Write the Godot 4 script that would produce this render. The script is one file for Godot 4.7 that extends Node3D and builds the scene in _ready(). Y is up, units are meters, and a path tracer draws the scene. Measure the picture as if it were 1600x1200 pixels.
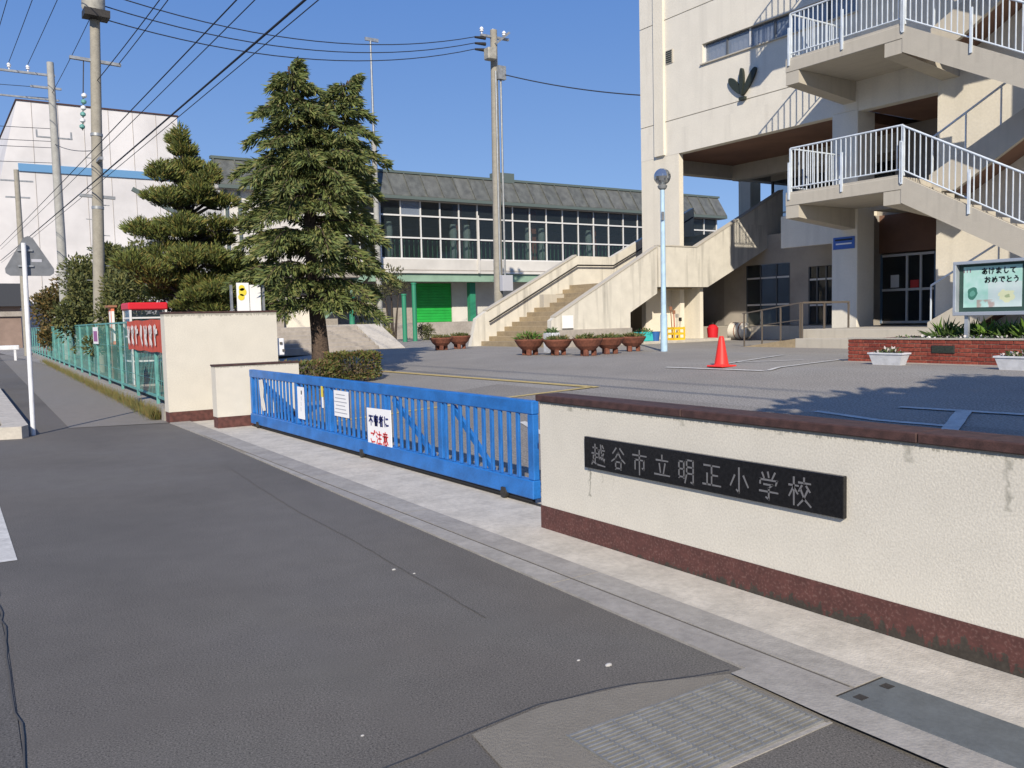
extends Node3D
# Street corner in front of a school gate: winter morning sun from behind the camera.
# x runs into the school grounds, -z runs along the street, y is up. Metres.

const UP := Vector3.UP
var MAT := {}
var TEX := {}
var boxes := {}
var used := {}
var rng := RandomNumberGenerator.new()

# ------------------------------------------------------------------ mesh buffer
class Buf:
	var v := PackedVector3Array()
	var n := PackedVector3Array()
	var c := PackedColorArray()
	var uv := PackedVector2Array()
	var col := Color(1, 1, 1)
	func tri(a: Vector3, b: Vector3, d: Vector3, hint: Vector3, ua := Vector2.ZERO, ub := Vector2.ZERO, ud := Vector2.ZERO) -> void:
		var k := (b - a).cross(d - a)
		if k.length_squared() < 1e-14:
			return
		k = k.normalized()
		if hint != Vector3.ZERO and k.dot(hint) < 0.0:
			k = -k
			v.append(a); v.append(b); v.append(d)
			uv.append(ua); uv.append(ub); uv.append(ud)
		else:
			v.append(a); v.append(d); v.append(b)
			uv.append(ua); uv.append(ud); uv.append(ub)
		for i in 3:
			n.append(k); c.append(col)
	func quad(a: Vector3, b: Vector3, d: Vector3, e: Vector3, hint: Vector3) -> void:
		tri(a, b, d, hint); tri(a, d, e, hint)
	func quv(a: Vector3, b: Vector3, d: Vector3, e: Vector3, hint: Vector3, u0: Vector2, u1: Vector2) -> void:
		tri(a, b, d, hint, u0, Vector2(u1.x, u0.y), u1)
		tri(a, d, e, hint, u0, u1, Vector2(u0.x, u1.y))
	func box(lo: Vector3, hi: Vector3) -> void:
		cbox((lo + hi) * 0.5, hi - lo, 0.0)
	func cbox(ce: Vector3, s: Vector3, b: float) -> void:
		var h := s * 0.5
		var P := {}
		for sx in [-1, 1]:
			for sy in [-1, 1]:
				for sz in [-1, 1]:
					P[[sx, sy, sz, 0]] = ce + Vector3(sx * h.x, sy * (h.y - b), sz * (h.z - b))
					P[[sx, sy, sz, 1]] = ce + Vector3(sx * (h.x - b), sy * h.y, sz * (h.z - b))
					P[[sx, sy, sz, 2]] = ce + Vector3(sx * (h.x - b), sy * (h.y - b), sz * h.z)
		for q in [-1, 1]:
			quad(P[[q, -1, -1, 0]], P[[q, 1, -1, 0]], P[[q, 1, 1, 0]], P[[q, -1, 1, 0]], Vector3(q, 0, 0))
			quad(P[[-1, q, -1, 1]], P[[1, q, -1, 1]], P[[1, q, 1, 1]], P[[-1, q, 1, 1]], Vector3(0, q, 0))
			quad(P[[-1, -1, q, 2]], P[[1, -1, q, 2]], P[[1, 1, q, 2]], P[[-1, 1, q, 2]], Vector3(0, 0, q))
		if b > 0.0:
			for p in [-1, 1]:
				for q in [-1, 1]:
					quad(P[[p, q, -1, 0]], P[[p, q, 1, 0]], P[[p, q, 1, 1]], P[[p, q, -1, 1]], Vector3(p, q, 0))
					quad(P[[p, -1, q, 0]], P[[p, 1, q, 0]], P[[p, 1, q, 2]], P[[p, -1, q, 2]], Vector3(p, 0, q))
					quad(P[[-1, p, q, 1]], P[[1, p, q, 1]], P[[1, p, q, 2]], P[[-1, p, q, 2]], Vector3(0, p, q))
					for r in [-1, 1]:
						tri(P[[p, q, r, 0]], P[[p, q, r, 1]], P[[p, q, r, 2]], Vector3(p, q, r))
	func prism(pts: Array, ext: Vector3) -> void:
		var N := Vector3.ZERO
		var m := pts.size()
		for i in m:
			var a: Vector3 = pts[i]
			var b: Vector3 = pts[(i + 1) % m]
			N += a.cross(b)
		N = N.normalized()
		var ux: Vector3 = (pts[1] - pts[0]).normalized()
		var uy := N.cross(ux)
		var flat := PackedVector2Array()
		for p in pts:
			flat.append(Vector2((p - pts[0]).dot(ux), (p - pts[0]).dot(uy)))
		var ids := Geometry2D.triangulate_polygon(flat)
		for i in range(0, ids.size(), 3):
			var a: Vector3 = pts[ids[i]]
			var b: Vector3 = pts[ids[i + 1]]
			var d: Vector3 = pts[ids[i + 2]]
			tri(a, b, d, -ext)
			tri(a + ext, b + ext, d + ext, ext)
		for i in m:
			var a: Vector3 = pts[i]
			var b: Vector3 = pts[(i + 1) % m]
			quad(a, b, b + ext, a + ext, (b - a).cross(N))
	func ring_at(p: Vector3, dir: Vector3, r: float, seg: int) -> Array:
		var s := dir.cross(Vector3.UP)
		if s.length() < 0.05:
			s = dir.cross(Vector3.RIGHT)
		s = s.normalized()
		var t := s.cross(dir).normalized()
		var o := []
		for i in seg:
			var a := TAU * i / seg
			o.append(p + (s * cos(a) + t * sin(a)) * r)
		return o
	func stri(a: Vector3, b: Vector3, d: Vector3, na: Vector3, nb: Vector3, nd: Vector3) -> void:
		var k := (b - a).cross(d - a)
		if k.length_squared() < 1e-16:
			return
		if k.dot(na + nb + nd) < 0.0:
			v.append(a); v.append(b); v.append(d)
			n.append(na); n.append(nb); n.append(nd)
		else:
			v.append(a); v.append(d); v.append(b)
			n.append(na); n.append(nd); n.append(nb)
		for i in 3:
			c.append(col); uv.append(Vector2.ZERO)
	func tube(path: Array, rad: Array, seg := 8, caps := true) -> void:
		var prev := []
		var pd := Vector3.ZERO
		for i in path.size():
			var dir: Vector3
			if i == 0: dir = path[1] - path[0]
			elif i == path.size() - 1: dir = path[i] - path[i - 1]
			else: dir = path[i + 1] - path[i - 1]
			dir = dir.normalized()
			var rr: float = rad[min(i, rad.size() - 1)]
			var r := ring_at(path[i], dir, rr, seg)
			if i > 0:
				for k in seg:
					var k2 := (k + 1) % seg
					var n0: Vector3 = (prev[k] - path[i - 1]).normalized()
					var n1: Vector3 = (prev[k2] - path[i - 1]).normalized()
					var n2: Vector3 = (r[k2] - path[i]).normalized()
					var n3: Vector3 = (r[k] - path[i]).normalized()
					stri(prev[k], prev[k2], r[k2], n0, n1, n2)
					stri(prev[k], r[k2], r[k], n0, n2, n3)
			if caps and (i == 0 or i == path.size() - 1):
				var h := -dir if i == 0 else dir
				for k in seg:
					tri(path[i], r[k], r[(k + 1) % seg], h)
			prev = r
			pd = dir
	func lathe(base: Vector3, prof: Array, seg := 20) -> void:
		for i in prof.size() - 1:
			var p: Vector2 = prof[i]
			var q: Vector2 = prof[i + 1]
			var t := (q - p).normalized()
			var nn := Vector2(t.y, -t.x)
			for k in seg:
				var a := TAU * k / seg
				var b := TAU * (k + 1) / seg
				var ca := Vector3(cos(a), 0, sin(a))
				var cb := Vector3(cos(b), 0, sin(b))
				var p0 := base + ca * p.x + Vector3(0, p.y, 0)
				var p1 := base + cb * p.x + Vector3(0, p.y, 0)
				var q0 := base + ca * q.x + Vector3(0, q.y, 0)
				var q1 := base + cb * q.x + Vector3(0, q.y, 0)
				var na := ca * nn.x + Vector3(0, nn.y, 0)
				var nb := cb * nn.x + Vector3(0, nn.y, 0)
				stri(p0, p1, q1, na, nb, nb)
				stri(p0, q1, q0, na, nb, na)
	func leaf(p: Vector3, d: Vector3, s: Vector3, L: float, w: float) -> void:
		# a pointed leaf or spray: two triangles with a slight fold
		var m := p + d * (L * 0.45)
		var a := m + s * w
		var b := m - s * w
		var e := p + d * L
		var k := (a - p).cross(b - p).normalized()
		v.append(p)
		if k.y < 0.0:
			k = -k
			v.append(a); v.append(b)
		else:
			v.append(b); v.append(a)
		var f := (b - e).cross(a - e).normalized()
		v.append(e)
		if f.y < 0.0:
			f = -f
			v.append(b); v.append(a)
		else:
			v.append(a); v.append(b)
		for i in 3: n.append(k)
		for i in 3: n.append(f)
		for i in 6:
			c.append(col); uv.append(Vector2.ZERO)
	func mesh() -> ArrayMesh:
		var arr := []
		arr.resize(Mesh.ARRAY_MAX)
		arr[Mesh.ARRAY_VERTEX] = v
		arr[Mesh.ARRAY_NORMAL] = n
		arr[Mesh.ARRAY_COLOR] = c
		arr[Mesh.ARRAY_TEX_UV] = uv
		var m := ArrayMesh.new()
		m.add_surface_from_arrays(Mesh.PRIMITIVE_TRIANGLES, arr)
		return m

# ------------------------------------------------------------------ scene helpers
func numbered(s: String) -> String:
	if not used.has(s):
		used[s] = 0
		return s
	used[s] += 1
	return "%s_%03d" % [s, used[s]]

func tag(o: Node, label: String, category: String, group := "") -> void:
	o.set_meta("label", label)
	o.set_meta("category", category)
	if group != "":
		o.set_meta("group", group)

func thing(called: String, label: String, category: String, at := Vector3.ZERO, group := "") -> Node3D:
	var o := Node3D.new()
	o.name = numbered(called)
	add_child(o)
	o.position = at
	tag(o, label, category, group)
	return o

func part(called: String, m: Mesh, mt: Material, parent: Node, at := Vector3.ZERO, bs := Basis.IDENTITY) -> MeshInstance3D:
	var o := MeshInstance3D.new()
	o.name = called if parent != self else numbered(called)
	o.mesh = m
	o.material_override = mt
	o.transform = Transform3D(bs, at)
	parent.add_child(o, true)
	return o

func struct(called: String, m: Mesh, mt: Material, at := Vector3.ZERO) -> MeshInstance3D:
	var o := part(called, m, mt, self, at)
	o.set_meta("kind", "structure")
	return o

func boxmesh(s: Vector3, b := 0.0) -> Mesh:
	var k := "%.4f,%.4f,%.4f,%.4f" % [s.x, s.y, s.z, b]
	if not boxes.has(k):
		var q := Buf.new()
		q.cbox(Vector3.ZERO, s, b)
		boxes[k] = q.mesh()
	return boxes[k]

func bx(called: String, lo: Vector3, hi: Vector3, mt: Material, parent: Node, b := 0.0) -> MeshInstance3D:
	return part(called, boxmesh(hi - lo, b), mt, parent, (lo + hi) * 0.5)

func beam(called: String, a: Vector3, b: Vector3, w: float, h: float, mt: Material, parent: Node, bev := 0.0) -> MeshInstance3D:
	var d := b - a
	var L := snappedf(d.length(), 0.001)
	var z := d.normalized()
	var x := UP.cross(z)
	if x.length() < 0.01:
		x = Vector3.RIGHT
	x = x.normalized()
	var y := z.cross(x)
	return part(called, boxmesh(Vector3(w, h, L), bev), mt, parent, (a + b) * 0.5, Basis(x, y, z))

func tubemesh(path: Array, rad: Array, seg := 8) -> Mesh:
	var q := Buf.new()
	q.tube(path, rad, seg)
	return q.mesh()

func prismmesh(pts: Array, ext: Vector3) -> Mesh:
	var q := Buf.new()
	q.prism(pts, ext)
	return q.mesh()

# ------------------------------------------------------------------ textures and materials
func noise_field(sz: int, freq: float, sd: int, oct := 4, kind := FastNoiseLite.TYPE_SIMPLEX_SMOOTH) -> PackedByteArray:
	var f := FastNoiseLite.new()
	f.noise_type = kind
	f.seed = sd
	f.frequency = freq
	f.fractal_octaves = oct
	var im := f.get_seamless_image(sz, sz, false, false, 0.15, true)
	im.convert(Image.FORMAT_L8)
	return im.get_data()

func grey_tex(sz: int, layers: Array, lo: float, hi: float, tint := Color(1, 1, 1)) -> ImageTexture:
	# layers: [frequency, weight, seed, octaves]; output grey between lo and hi
	var acc := PackedFloat32Array()
	acc.resize(sz * sz)
	var tot := 0.0
	for l in layers:
		var d := noise_field(sz, l[0], l[2], l[3])
		var w: float = l[1]
		tot += w
		for i in sz * sz:
			acc[i] += (d[i] / 255.0) * w
	var out := PackedByteArray()
	out.resize(sz * sz * 3)
	for i in sz * sz:
		var g := clampf(lo + (hi - lo) * acc[i] / tot, 0.0, 1.0)
		out[i * 3] = int(255.0 * g * tint.r)
		out[i * 3 + 1] = int(255.0 * g * tint.g)
		out[i * 3 + 2] = int(255.0 * g * tint.b)
	var im := Image.create_from_data(sz, sz, false, Image.FORMAT_RGB8, out)
	return ImageTexture.create_from_image(im)

func speck_tex(sz: int, sd: int, dark: float, lightc: float) -> ImageTexture:
	# asphalt: fine stone grain, a few pale and dark stones, soft patches
	var a := noise_field(sz, 0.22, sd, 2)
	var b := noise_field(sz, 0.45, sd + 7, 1)
	var d := noise_field(sz, 0.008, sd + 13, 4)
	var out := PackedByteArray()
	out.resize(sz * sz * 3)
	for i in sz * sz:
		var g := 0.80 + (a[i] / 255.0 - 0.5) * 0.34 + (b[i] / 255.0 - 0.5) * 0.34 + (d[i] / 255.0 - 0.5) * 0.05
		if b[i] > 214: g += lightc
		if a[i] < 46: g -= dark
		if a[i] > 208: g += lightc * 0.6
		var k := int(clampf(g, 0.0, 1.0) * 255.0)
		out[i * 3] = k
		out[i * 3 + 1] = k
		out[i * 3 + 2] = int(k * 0.99)
	return ImageTexture.create_from_image(Image.create_from_data(sz, sz, false, Image.FORMAT_RGB8, out))

func streak_tex(sz: int, sd: int, amount: float) -> ImageTexture:
	# rain-washed concrete: narrow dirt runs, long in y, over soft mottling
	var a := noise_field(sz, 0.03, sd, 3)
	var b := noise_field(sz, 0.02, sd + 3, 4)
	var e := noise_field(sz, 0.25, sd + 5, 2)
	var out := PackedByteArray()
	out.resize(sz * sz * 3)
	for y in sz:
		for x in sz:
			var i := y * sz + x
			var run := a[int(y / 14.0) * sz + x] / 255.0
			var g := 0.96 + (b[i] / 255.0 - 0.5) * (0.02 + amount * 0.12) + (e[i] / 255.0 - 0.5) * 0.04
			if run > 0.56: g -= (run - 0.56) * amount * (0.4 + b[i] / 255.0)
			g = clampf(g, 0.0, 1.0)
			out[i * 3] = int(255.0 * g)
			out[i * 3 + 1] = int(254.0 * g)
			out[i * 3 + 2] = int(250.0 * g)
	return ImageTexture.create_from_image(Image.create_from_data(sz, sz, false, Image.FORMAT_RGB8, out))

func bump_tex(sz: int, freq: float, sd: int, oct: int, strength: float) -> ImageTexture:
	var f := FastNoiseLite.new()
	f.noise_type = FastNoiseLite.TYPE_SIMPLEX
	f.seed = sd
	f.frequency = freq
	f.fractal_octaves = oct
	var im := f.get_seamless_image(sz, sz, false, false, 0.15, true)
	im.convert(Image.FORMAT_RGBA8)
	im.bump_map_to_normal_map(strength)
	return ImageTexture.create_from_image(im)

func mk(key: String, lin: Color, rough: float, tex = null, scale := 1.0, nrm = null, nscale := 1.0, metal := 0.0) -> StandardMaterial3D:
	var m := StandardMaterial3D.new()
	m.resource_name = key
	m.albedo_color = lin.linear_to_srgb()
	m.roughness = rough
	m.metallic = metal
	if tex != null:
		m.albedo_texture = tex
	if nrm != null:
		m.normal_enabled = true
		m.normal_texture = nrm
		m.normal_scale = nscale
	if tex != null or nrm != null:
		m.uv1_triplanar = true
		m.uv1_world_triplanar = true
		m.uv1_scale = Vector3.ONE * scale
	MAT[key] = m
	return m

func make_materials() -> void:
	TEX.asphalt = speck_tex(1024, 3, 0.22, 0.22)
	TEX.yard = speck_tex(512, 19, 0.10, 0.10)
	TEX.cloud = grey_tex(512, [[0.01, 1.0, 4, 4], [0.12, 0.45, 5, 2]], 0.74, 1.06)
	TEX.conc = grey_tex(1024, [[0.006, 0.8, 8, 5], [0.03, 0.7, 9, 4], [0.3, 0.55, 10, 2]], 0.76, 1.10, Color(1, 0.99, 0.97))
	TEX.mottle = grey_tex(512, [[0.02, 1.0, 14, 4], [0.2, 0.6, 15, 2]], 0.55, 1.2)
	TEX.streak = streak_tex(512, 61, 0.42)
	TEX.streak_faint = streak_tex(512, 63, 0.12)
	TEX.soft = grey_tex(512, [[0.006, 1.0, 24, 3], [0.05, 0.3, 25, 3]], 0.86, 1.06)
	TEX.bark = grey_tex(256, [[0.05, 1.0, 34, 4], [0.25, 0.8, 35, 2]], 0.3, 1.2)
	TEX.n_fine = bump_tex(512, 0.2, 51, 2, 5.0)
	TEX.n_rough = bump_tex(512, 0.09, 52, 3, 7.0)
	mk("asphalt", Color(0.203, 0.190, 0.176), 0.94, TEX.asphalt, 0.4).vertex_color_use_as_albedo = true
	mk("asphalt_old", Color(0.168, 0.158, 0.147), 0.94, TEX.asphalt, 0.33)
	mk("walkway", Color(0.34, 0.315, 0.285), 0.94, TEX.asphalt, 0.3)
	mk("yard", Color(0.455, 0.43, 0.40), 0.94, TEX.yard, 0.25).vertex_color_use_as_albedo = true
	mk("earth", Color(0.16, 0.135, 0.10), 0.96, TEX.mottle, 0.4)
	mk("concrete", Color(0.60, 0.57, 0.51), 0.9, TEX.conc, 0.5, TEX.n_fine, 0.1)
	mk("gutter", Color(0.385, 0.37, 0.345), 0.88, TEX.conc, 0.45, TEX.n_fine, 0.08)
	mk("gutter_b", Color(0.36, 0.345, 0.325), 0.88, TEX.conc, 0.52, TEX.n_fine, 0.08)
	mk("gravel_concrete", Color(0.33, 0.30, 0.25), 0.95, TEX.asphalt, 0.9, TEX.n_rough, 0.12)
	mk("steel_grate", Color(0.33, 0.33, 0.31), 0.55, TEX.cloud, 2.0, null, 1.0, 0.35)
	mk("drain_plate", Color(0.135, 0.155, 0.165), 0.6, TEX.conc, 1.2, TEX.n_fine, 0.08)
	mk("dark_square", Color(0.10, 0.095, 0.085), 0.9)
	mk("crack", Color(0.075, 0.072, 0.068), 0.95)
	mk("joint_shade", Color(0.10, 0.09, 0.075), 0.95)  # dark tone standing for shade down the gutter groove
	mk("cream", Color(0.76, 0.70, 0.585), 0.85, TEX.soft, 0.35, TEX.n_rough, 0.05)
	mk("cream_b", Color(0.68, 0.645, 0.57), 0.85, TEX.soft, 0.12, TEX.n_fine, 0.05)
	mk("facade", Color(0.79, 0.755, 0.675), 0.85, TEX.streak_faint, 0.13, TEX.n_fine, 0.03)
	mk("facade_b", Color(0.80, 0.755, 0.655), 0.85, TEX.streak_faint, 0.11, TEX.n_fine, 0.03)
	mk("stair_concrete", Color(0.68, 0.655, 0.59), 0.88, TEX.streak, 0.22, TEX.n_fine, 0.05)
	mk("slab_concrete", Color(0.52, 0.485, 0.42), 0.9, TEX.streak_faint, 0.3, TEX.n_fine, 0.06)
	mk("brown_base", Color(0.135, 0.050, 0.040), 0.8, TEX.mottle, 0.9, TEX.n_fine, 0.08)
	mk("brown_cap", Color(0.080, 0.038, 0.032), 0.75, TEX.mottle, 1.1, TEX.n_fine, 0.08)
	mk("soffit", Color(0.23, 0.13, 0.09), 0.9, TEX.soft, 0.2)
	mk("interior", Color(0.30, 0.275, 0.245), 0.95, TEX.soft, 0.2)
	mk("interior_light", Color(0.42, 0.385, 0.335), 0.95, TEX.soft, 0.2)
	mk("granite", Color(0.012, 0.012, 0.013), 0.22, TEX.mottle, 3.0)
	mk("engraved", Color(0.145, 0.145, 0.15), 0.8)
	mk("gate_blue", Color(0.024, 0.185, 0.56), 0.42, TEX.cloud, 0.6)
	mk("rubber", Color(0.015, 0.015, 0.016), 0.85)
	mk("iron", Color(0.06, 0.055, 0.05), 0.6, TEX.cloud, 2.0, null, 1.0, 0.4)
	mk("paper", Color(0.80, 0.80, 0.79), 0.8)
	mk("paper_grey", Color(0.45, 0.46, 0.5), 0.8)
	mk("print_blue", Color(0.02, 0.03, 0.16), 0.8)
	mk("print_red", Color(0.62, 0.06, 0.06), 0.8)
	mk("print_grey", Color(0.35, 0.36, 0.40), 0.8)
	mk("print_black", Color(0.02, 0.03, 0.035), 0.8)
	mk("yellow", Color(0.75, 0.62, 0.05), 0.6)
	mk("white_paint", Color(0.78, 0.79, 0.80), 0.5, TEX.soft, 0.9)
	mk("road_white", Color(0.66, 0.66, 0.64), 0.85, TEX.conc, 0.8)
	mk("road_yellow", Color(0.55, 0.44, 0.19), 0.9, TEX.conc, 0.9)
	mk("rail_white", Color(0.66, 0.73, 0.80), 0.45, TEX.soft, 0.9)
	mk("lamp_blue", Color(0.46, 0.64, 0.78), 0.35, TEX.soft, 1.0)
	mk("fence_teal", Color(0.15, 0.42, 0.38), 0.5, TEX.cloud, 0.9)
	mk("pole_concrete", Color(0.36, 0.345, 0.30), 0.9, TEX.conc, 0.5)
	mk("pole_grey", Color(0.42, 0.43, 0.42), 0.85, TEX.conc, 0.5)
	mk("galvanised", Color(0.42, 0.44, 0.45), 0.5, TEX.cloud, 1.0, null, 1.0, 0.5)
	mk("porcelain", Color(0.75, 0.76, 0.78), 0.25)
	mk("cable", Color(0.018, 0.022, 0.035), 0.7)
	mk("trafo", Color(0.42, 0.41, 0.36), 0.6, TEX.cloud, 1.0)
	mk("roof", Color(0.155, 0.162, 0.145), 0.55, TEX.mottle, 0.18)
	mk("roof_b", Color(0.145, 0.152, 0.136), 0.55, TEX.mottle, 0.2)
	mk("roof_c", Color(0.165, 0.170, 0.152), 0.55, TEX.mottle, 0.16)
	mk("roof_trim", Color(0.10, 0.13, 0.12), 0.6)
	mk("hall_white", Color(0.66, 0.64, 0.595), 0.85, TEX.soft, 0.1)
	mk("hall_grey", Color(0.42, 0.39, 0.36), 0.9, TEX.conc, 0.2)
	mk("mint", Color(0.27, 0.41, 0.31), 0.7, TEX.soft, 0.2)
	mk("shutter_green", Color(0.018, 0.40, 0.06), 0.5, TEX.soft, 0.4)
	mk("post_green", Color(0.03, 0.23, 0.13), 0.5)
	mk("bar_green", Color(0.10, 0.30, 0.17), 0.6)
	mk("curtain", Color(0.30, 0.44, 0.42), 0.9)
	mk("wood", Color(0.30, 0.14, 0.08), 0.8)
	mk("aluminium", Color(0.68, 0.68, 0.66), 0.45)
	mk("frame_dark", Color(0.10, 0.11, 0.12), 0.5)
	mk("frame_blue", Color(0.14, 0.22, 0.33), 0.5)
	mk("tread", Color(0.40, 0.32, 0.205), 0.9, TEX.conc, 0.4)
	mk("tread_b", Color(0.35, 0.285, 0.19), 0.9, TEX.conc, 0.37)
	mk("brick", Color(0.30, 0.058, 0.035), 0.85, TEX.mottle, 1.5)
	mk("brick_b", Color(0.255, 0.048, 0.030), 0.85, TEX.mottle, 1.7)
	mk("brick_c", Color(0.34, 0.075, 0.045), 0.85, TEX.mottle, 1.3)
	mk("mortar", Color(0.26, 0.18, 0.14), 0.95, TEX.mottle, 2.0)
	mk("terracotta", Color(0.24, 0.085, 0.050), 0.85, TEX.mottle, 1.4)
	mk("planter_white", Color(0.62, 0.64, 0.67), 0.5, TEX.soft, 2.0)
	mk("cone_red", Color(0.80, 0.035, 0.025), 0.45)
	mk("banner_red", Color(0.55, 0.085, 0.045), 0.75, TEX.soft, 1.0)
	mk("banner_white", Color(0.75, 0.70, 0.66), 0.8)
	mk("booth_red", Color(0.62, 0.02, 0.03), 0.4)
	mk("booth_green", Color(0.03, 0.25, 0.10), 0.5)
	mk("orange", Color(0.72, 0.20, 0.10), 0.6)
	mk("crate_yellow", Color(0.80, 0.52, 0.03), 0.5)
	mk("crate_teal", Color(0.05, 0.48, 0.46), 0.5)
	mk("bucket_blue", Color(0.03, 0.12, 0.35), 0.5)
	mk("sign_back", Color(0.21, 0.22, 0.23), 0.5, TEX.soft, 2.0, null, 1.0, 0.3)
	mk("bronze", Color(0.035, 0.045, 0.032), 0.6, TEX.mottle, 2.0)
	mk("rail_bronze", Color(0.12, 0.10, 0.08), 0.5)
	mk("white_cladding", Color(0.70, 0.68, 0.665), 0.7, TEX.soft, 0.03)
	mk("band_blue", Color(0.12, 0.28, 0.48), 0.6)
	mk("board_green", Color(0.03, 0.07, 0.06), 0.8)
	mk("board_alu", Color(0.46, 0.50, 0.54), 0.4, null, 1.0, null, 1.0, 0.4)
	mk("sign_blue", Color(0.04, 0.12, 0.42), 0.5)
	mk("bark", Color(0.19, 0.135, 0.10), 0.95, TEX.bark, 1.5, TEX.n_rough, 1.0)
	mk("bark_dark", Color(0.11, 0.085, 0.07), 0.95, TEX.bark, 1.5, TEX.n_rough, 1.0)
	mk("stone_pale", Color(0.46, 0.45, 0.42), 0.9)
	mk("flower_soil", Color(0.07, 0.05, 0.035), 0.98, TEX.mottle, 3.0)
	mk("lawn_dry", Color(1, 1, 1), 0.95).vertex_color_use_as_albedo = true
	var lf := mk("leaves", Color(1, 1, 1), 0.75)
	lf.vertex_color_use_as_albedo = true
	lf.cull_mode = BaseMaterial3D.CULL_DISABLED
	lf.backlight_enabled = true
	lf.backlight = Color(0.25, 0.3, 0.12)
	MAT.road_white.roughness = 0.85
	var gl := mk("glass", Color(0.03, 0.04, 0.045), 0.04)
	gl.transparency = BaseMaterial3D.TRANSPARENCY_ALPHA
	gl.albedo_color.a = 0.35
	gl.metallic_specular = 0.3
	var gm := mk("glass_frosted", Color(0.32, 0.38, 0.47), 0.25)
	gm.transparency = BaseMaterial3D.TRANSPARENCY_ALPHA
	gm.albedo_color.a = 0.4
	var gb := mk("globe", Color(0.45, 0.48, 0.50), 0.06)
	gb.metallic = 0.85

# ------------------------------------------------------------------ lettering (stroke skeletons, 100 x 100 box, y down)
const GLYPH := {
	"koshi": "14,20 42,20;28,6 28,44;6,44 46,44;28,44 28,80;28,60 44,60;16,54 14,72 4,92;12,80 40,90 96,94;52,28 94,28;56,28 56,66 68,58;68,6 74,44 90,76 95,64;88,42 72,66;80,8 88,18",
	"tani": "36,8 14,30;62,8 86,28;50,26 30,50 6,64;50,26 70,50 94,64;32,64 32,94;32,64 68,64 68,94;32,90 68,90",
	"shi_city": "50,2 50,20;8,22 92,22;22,40 22,78;22,40 78,40 78,76 68,72;50,22 50,98",
	"ritsu": "50,6 50,22;16,26 84,26;34,40 40,72;68,38 58,78;6,82 94,82",
	"mei": "10,16 10,78;10,16 38,16 38,78;10,44 38,44;10,74 38,74;54,8 54,60 44,94;54,8 90,8 90,94 78,90;54,34 90,34;54,58 90,58",
	"sei": "10,14 90,14;50,14 50,84;50,48 80,48;26,44 26,84;4,84 96,84",
	"shou": "50,6 50,92 38,84;28,34 8,70;72,32 94,68",
	"gaku": "22,8 30,24;48,4 52,20;80,4 68,24;12,44 12,30;12,30 90,30 84,44;30,46 68,46 52,58;52,58 52,96 40,90;10,70 92,70",
	"kou": "4,32 42,32;24,6 24,96;24,34 4,68;26,42 40,58;68,4 68,18;46,20 94,20;58,30 46,48;78,30 92,46;82,44 66,74 42,96;54,44 70,74 96,94",
	"fu": "8,14 92,14;52,14 34,44 6,64;50,34 50,96;58,42 90,66",
	"shin": "50,2 50,12;8,24 8,14;8,14 92,14 90,24;70,22 30,30;10,40 90,40;50,28 50,58;50,40 12,58;50,40 90,58;26,62 26,96;26,62 76,62 76,96;26,78 76,78;26,95 76,95;50,62 50,95",
	"sha": "18,18 70,18;44,4 44,36;6,36 94,36;84,10 50,42 6,66;32,54 32,96;32,54 76,54 76,96;32,74 76,74;32,94 76,94",
	"ni": "16,10 12,50 18,92;44,26 86,24;40,72 52,86 92,82",
	"go": "20,22 76,22 60,34;16,66 30,86 86,82;82,4 88,14;92,2 98,11",
	"chuu": "10,10 22,20;4,38 16,46;6,92 24,62;58,4 66,16;34,24 94,24;40,54 90,54;64,24 64,90;30,90 98,90",
	"i_mind": "50,2 50,10;16,14 84,14;34,18 38,28;66,18 62,28;6,32 94,32;26,40 26,66;26,40 74,40 74,66;26,53 74,53;26,66 74,66;14,76 8,92;32,74 34,94 68,94 72,84;48,72 54,80;82,72 92,86",
	"a": "14,22 84,20;44,6 42,60 50,84;70,34 54,66 30,86 14,72 30,52 60,44 86,56 84,80 62,94",
	"ke": "16,10 12,56 20,90;40,32 92,30;72,8 72,60 58,94",
	"ma": "16,22 86,22;20,42 82,42;52,6 52,72 38,88 18,80 30,66 60,70 88,88",
	"si": "34,8 30,60 40,88 64,90 88,66",
	"te": "10,20 88,16;76,18 46,42 46,72 74,90",
	"o": "10,28 60,26;34,6 34,80 22,90 10,78 24,60 56,46 84,56 84,76 60,92;72,18 90,32",
	"me": "22,20 40,72;66,12 56,46 30,84 12,72 22,44 54,30 84,42 86,70 62,92",
	"de": "10,20 88,16;76,18 46,42 46,72 74,90;78,34 84,44;90,30 96,40",
	"to": "28,10 40,44;82,34 34,54 22,76 44,90 86,86",
	"u": "36,8 62,16;20,42 54,30 78,44 72,72 42,96",
}

func letters(rows: Array, w: float, h: float, adv: float, stroke: float, depth := 0.002) -> Mesh:
	# rows: [[keys], x0, y0] in metres, top left, text running to +x; strokes raised by depth towards +z
	var q := Buf.new()
	for row in rows:
		var x0: float = row[1]
		var y0: float = row[2]
		for key in row[0]:
			if key != "":
				for st in GLYPH[key].split(";"):
					var pts := []
					for pr in st.split(" "):
						var xy: PackedStringArray = pr.split(",")
						pts.append(Vector3(x0 + float(xy[0]) * 0.01 * w, y0 - float(xy[1]) * 0.01 * h, 0))
					for i in pts.size() - 1:
						var a: Vector3 = pts[i]
						var b: Vector3 = pts[i + 1]
						var d := (b - a).normalized()
						var s := Vector3(-d.y, d.x, 0) * stroke * 0.5
						a -= d * stroke * 0.45
						b += d * stroke * 0.45
						q.prism([a + s * 1.12, a - s * 1.12, b - s * 0.85, b + s * 0.85], Vector3(0, 0, depth))
			x0 += adv
	return q.mesh()

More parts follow.
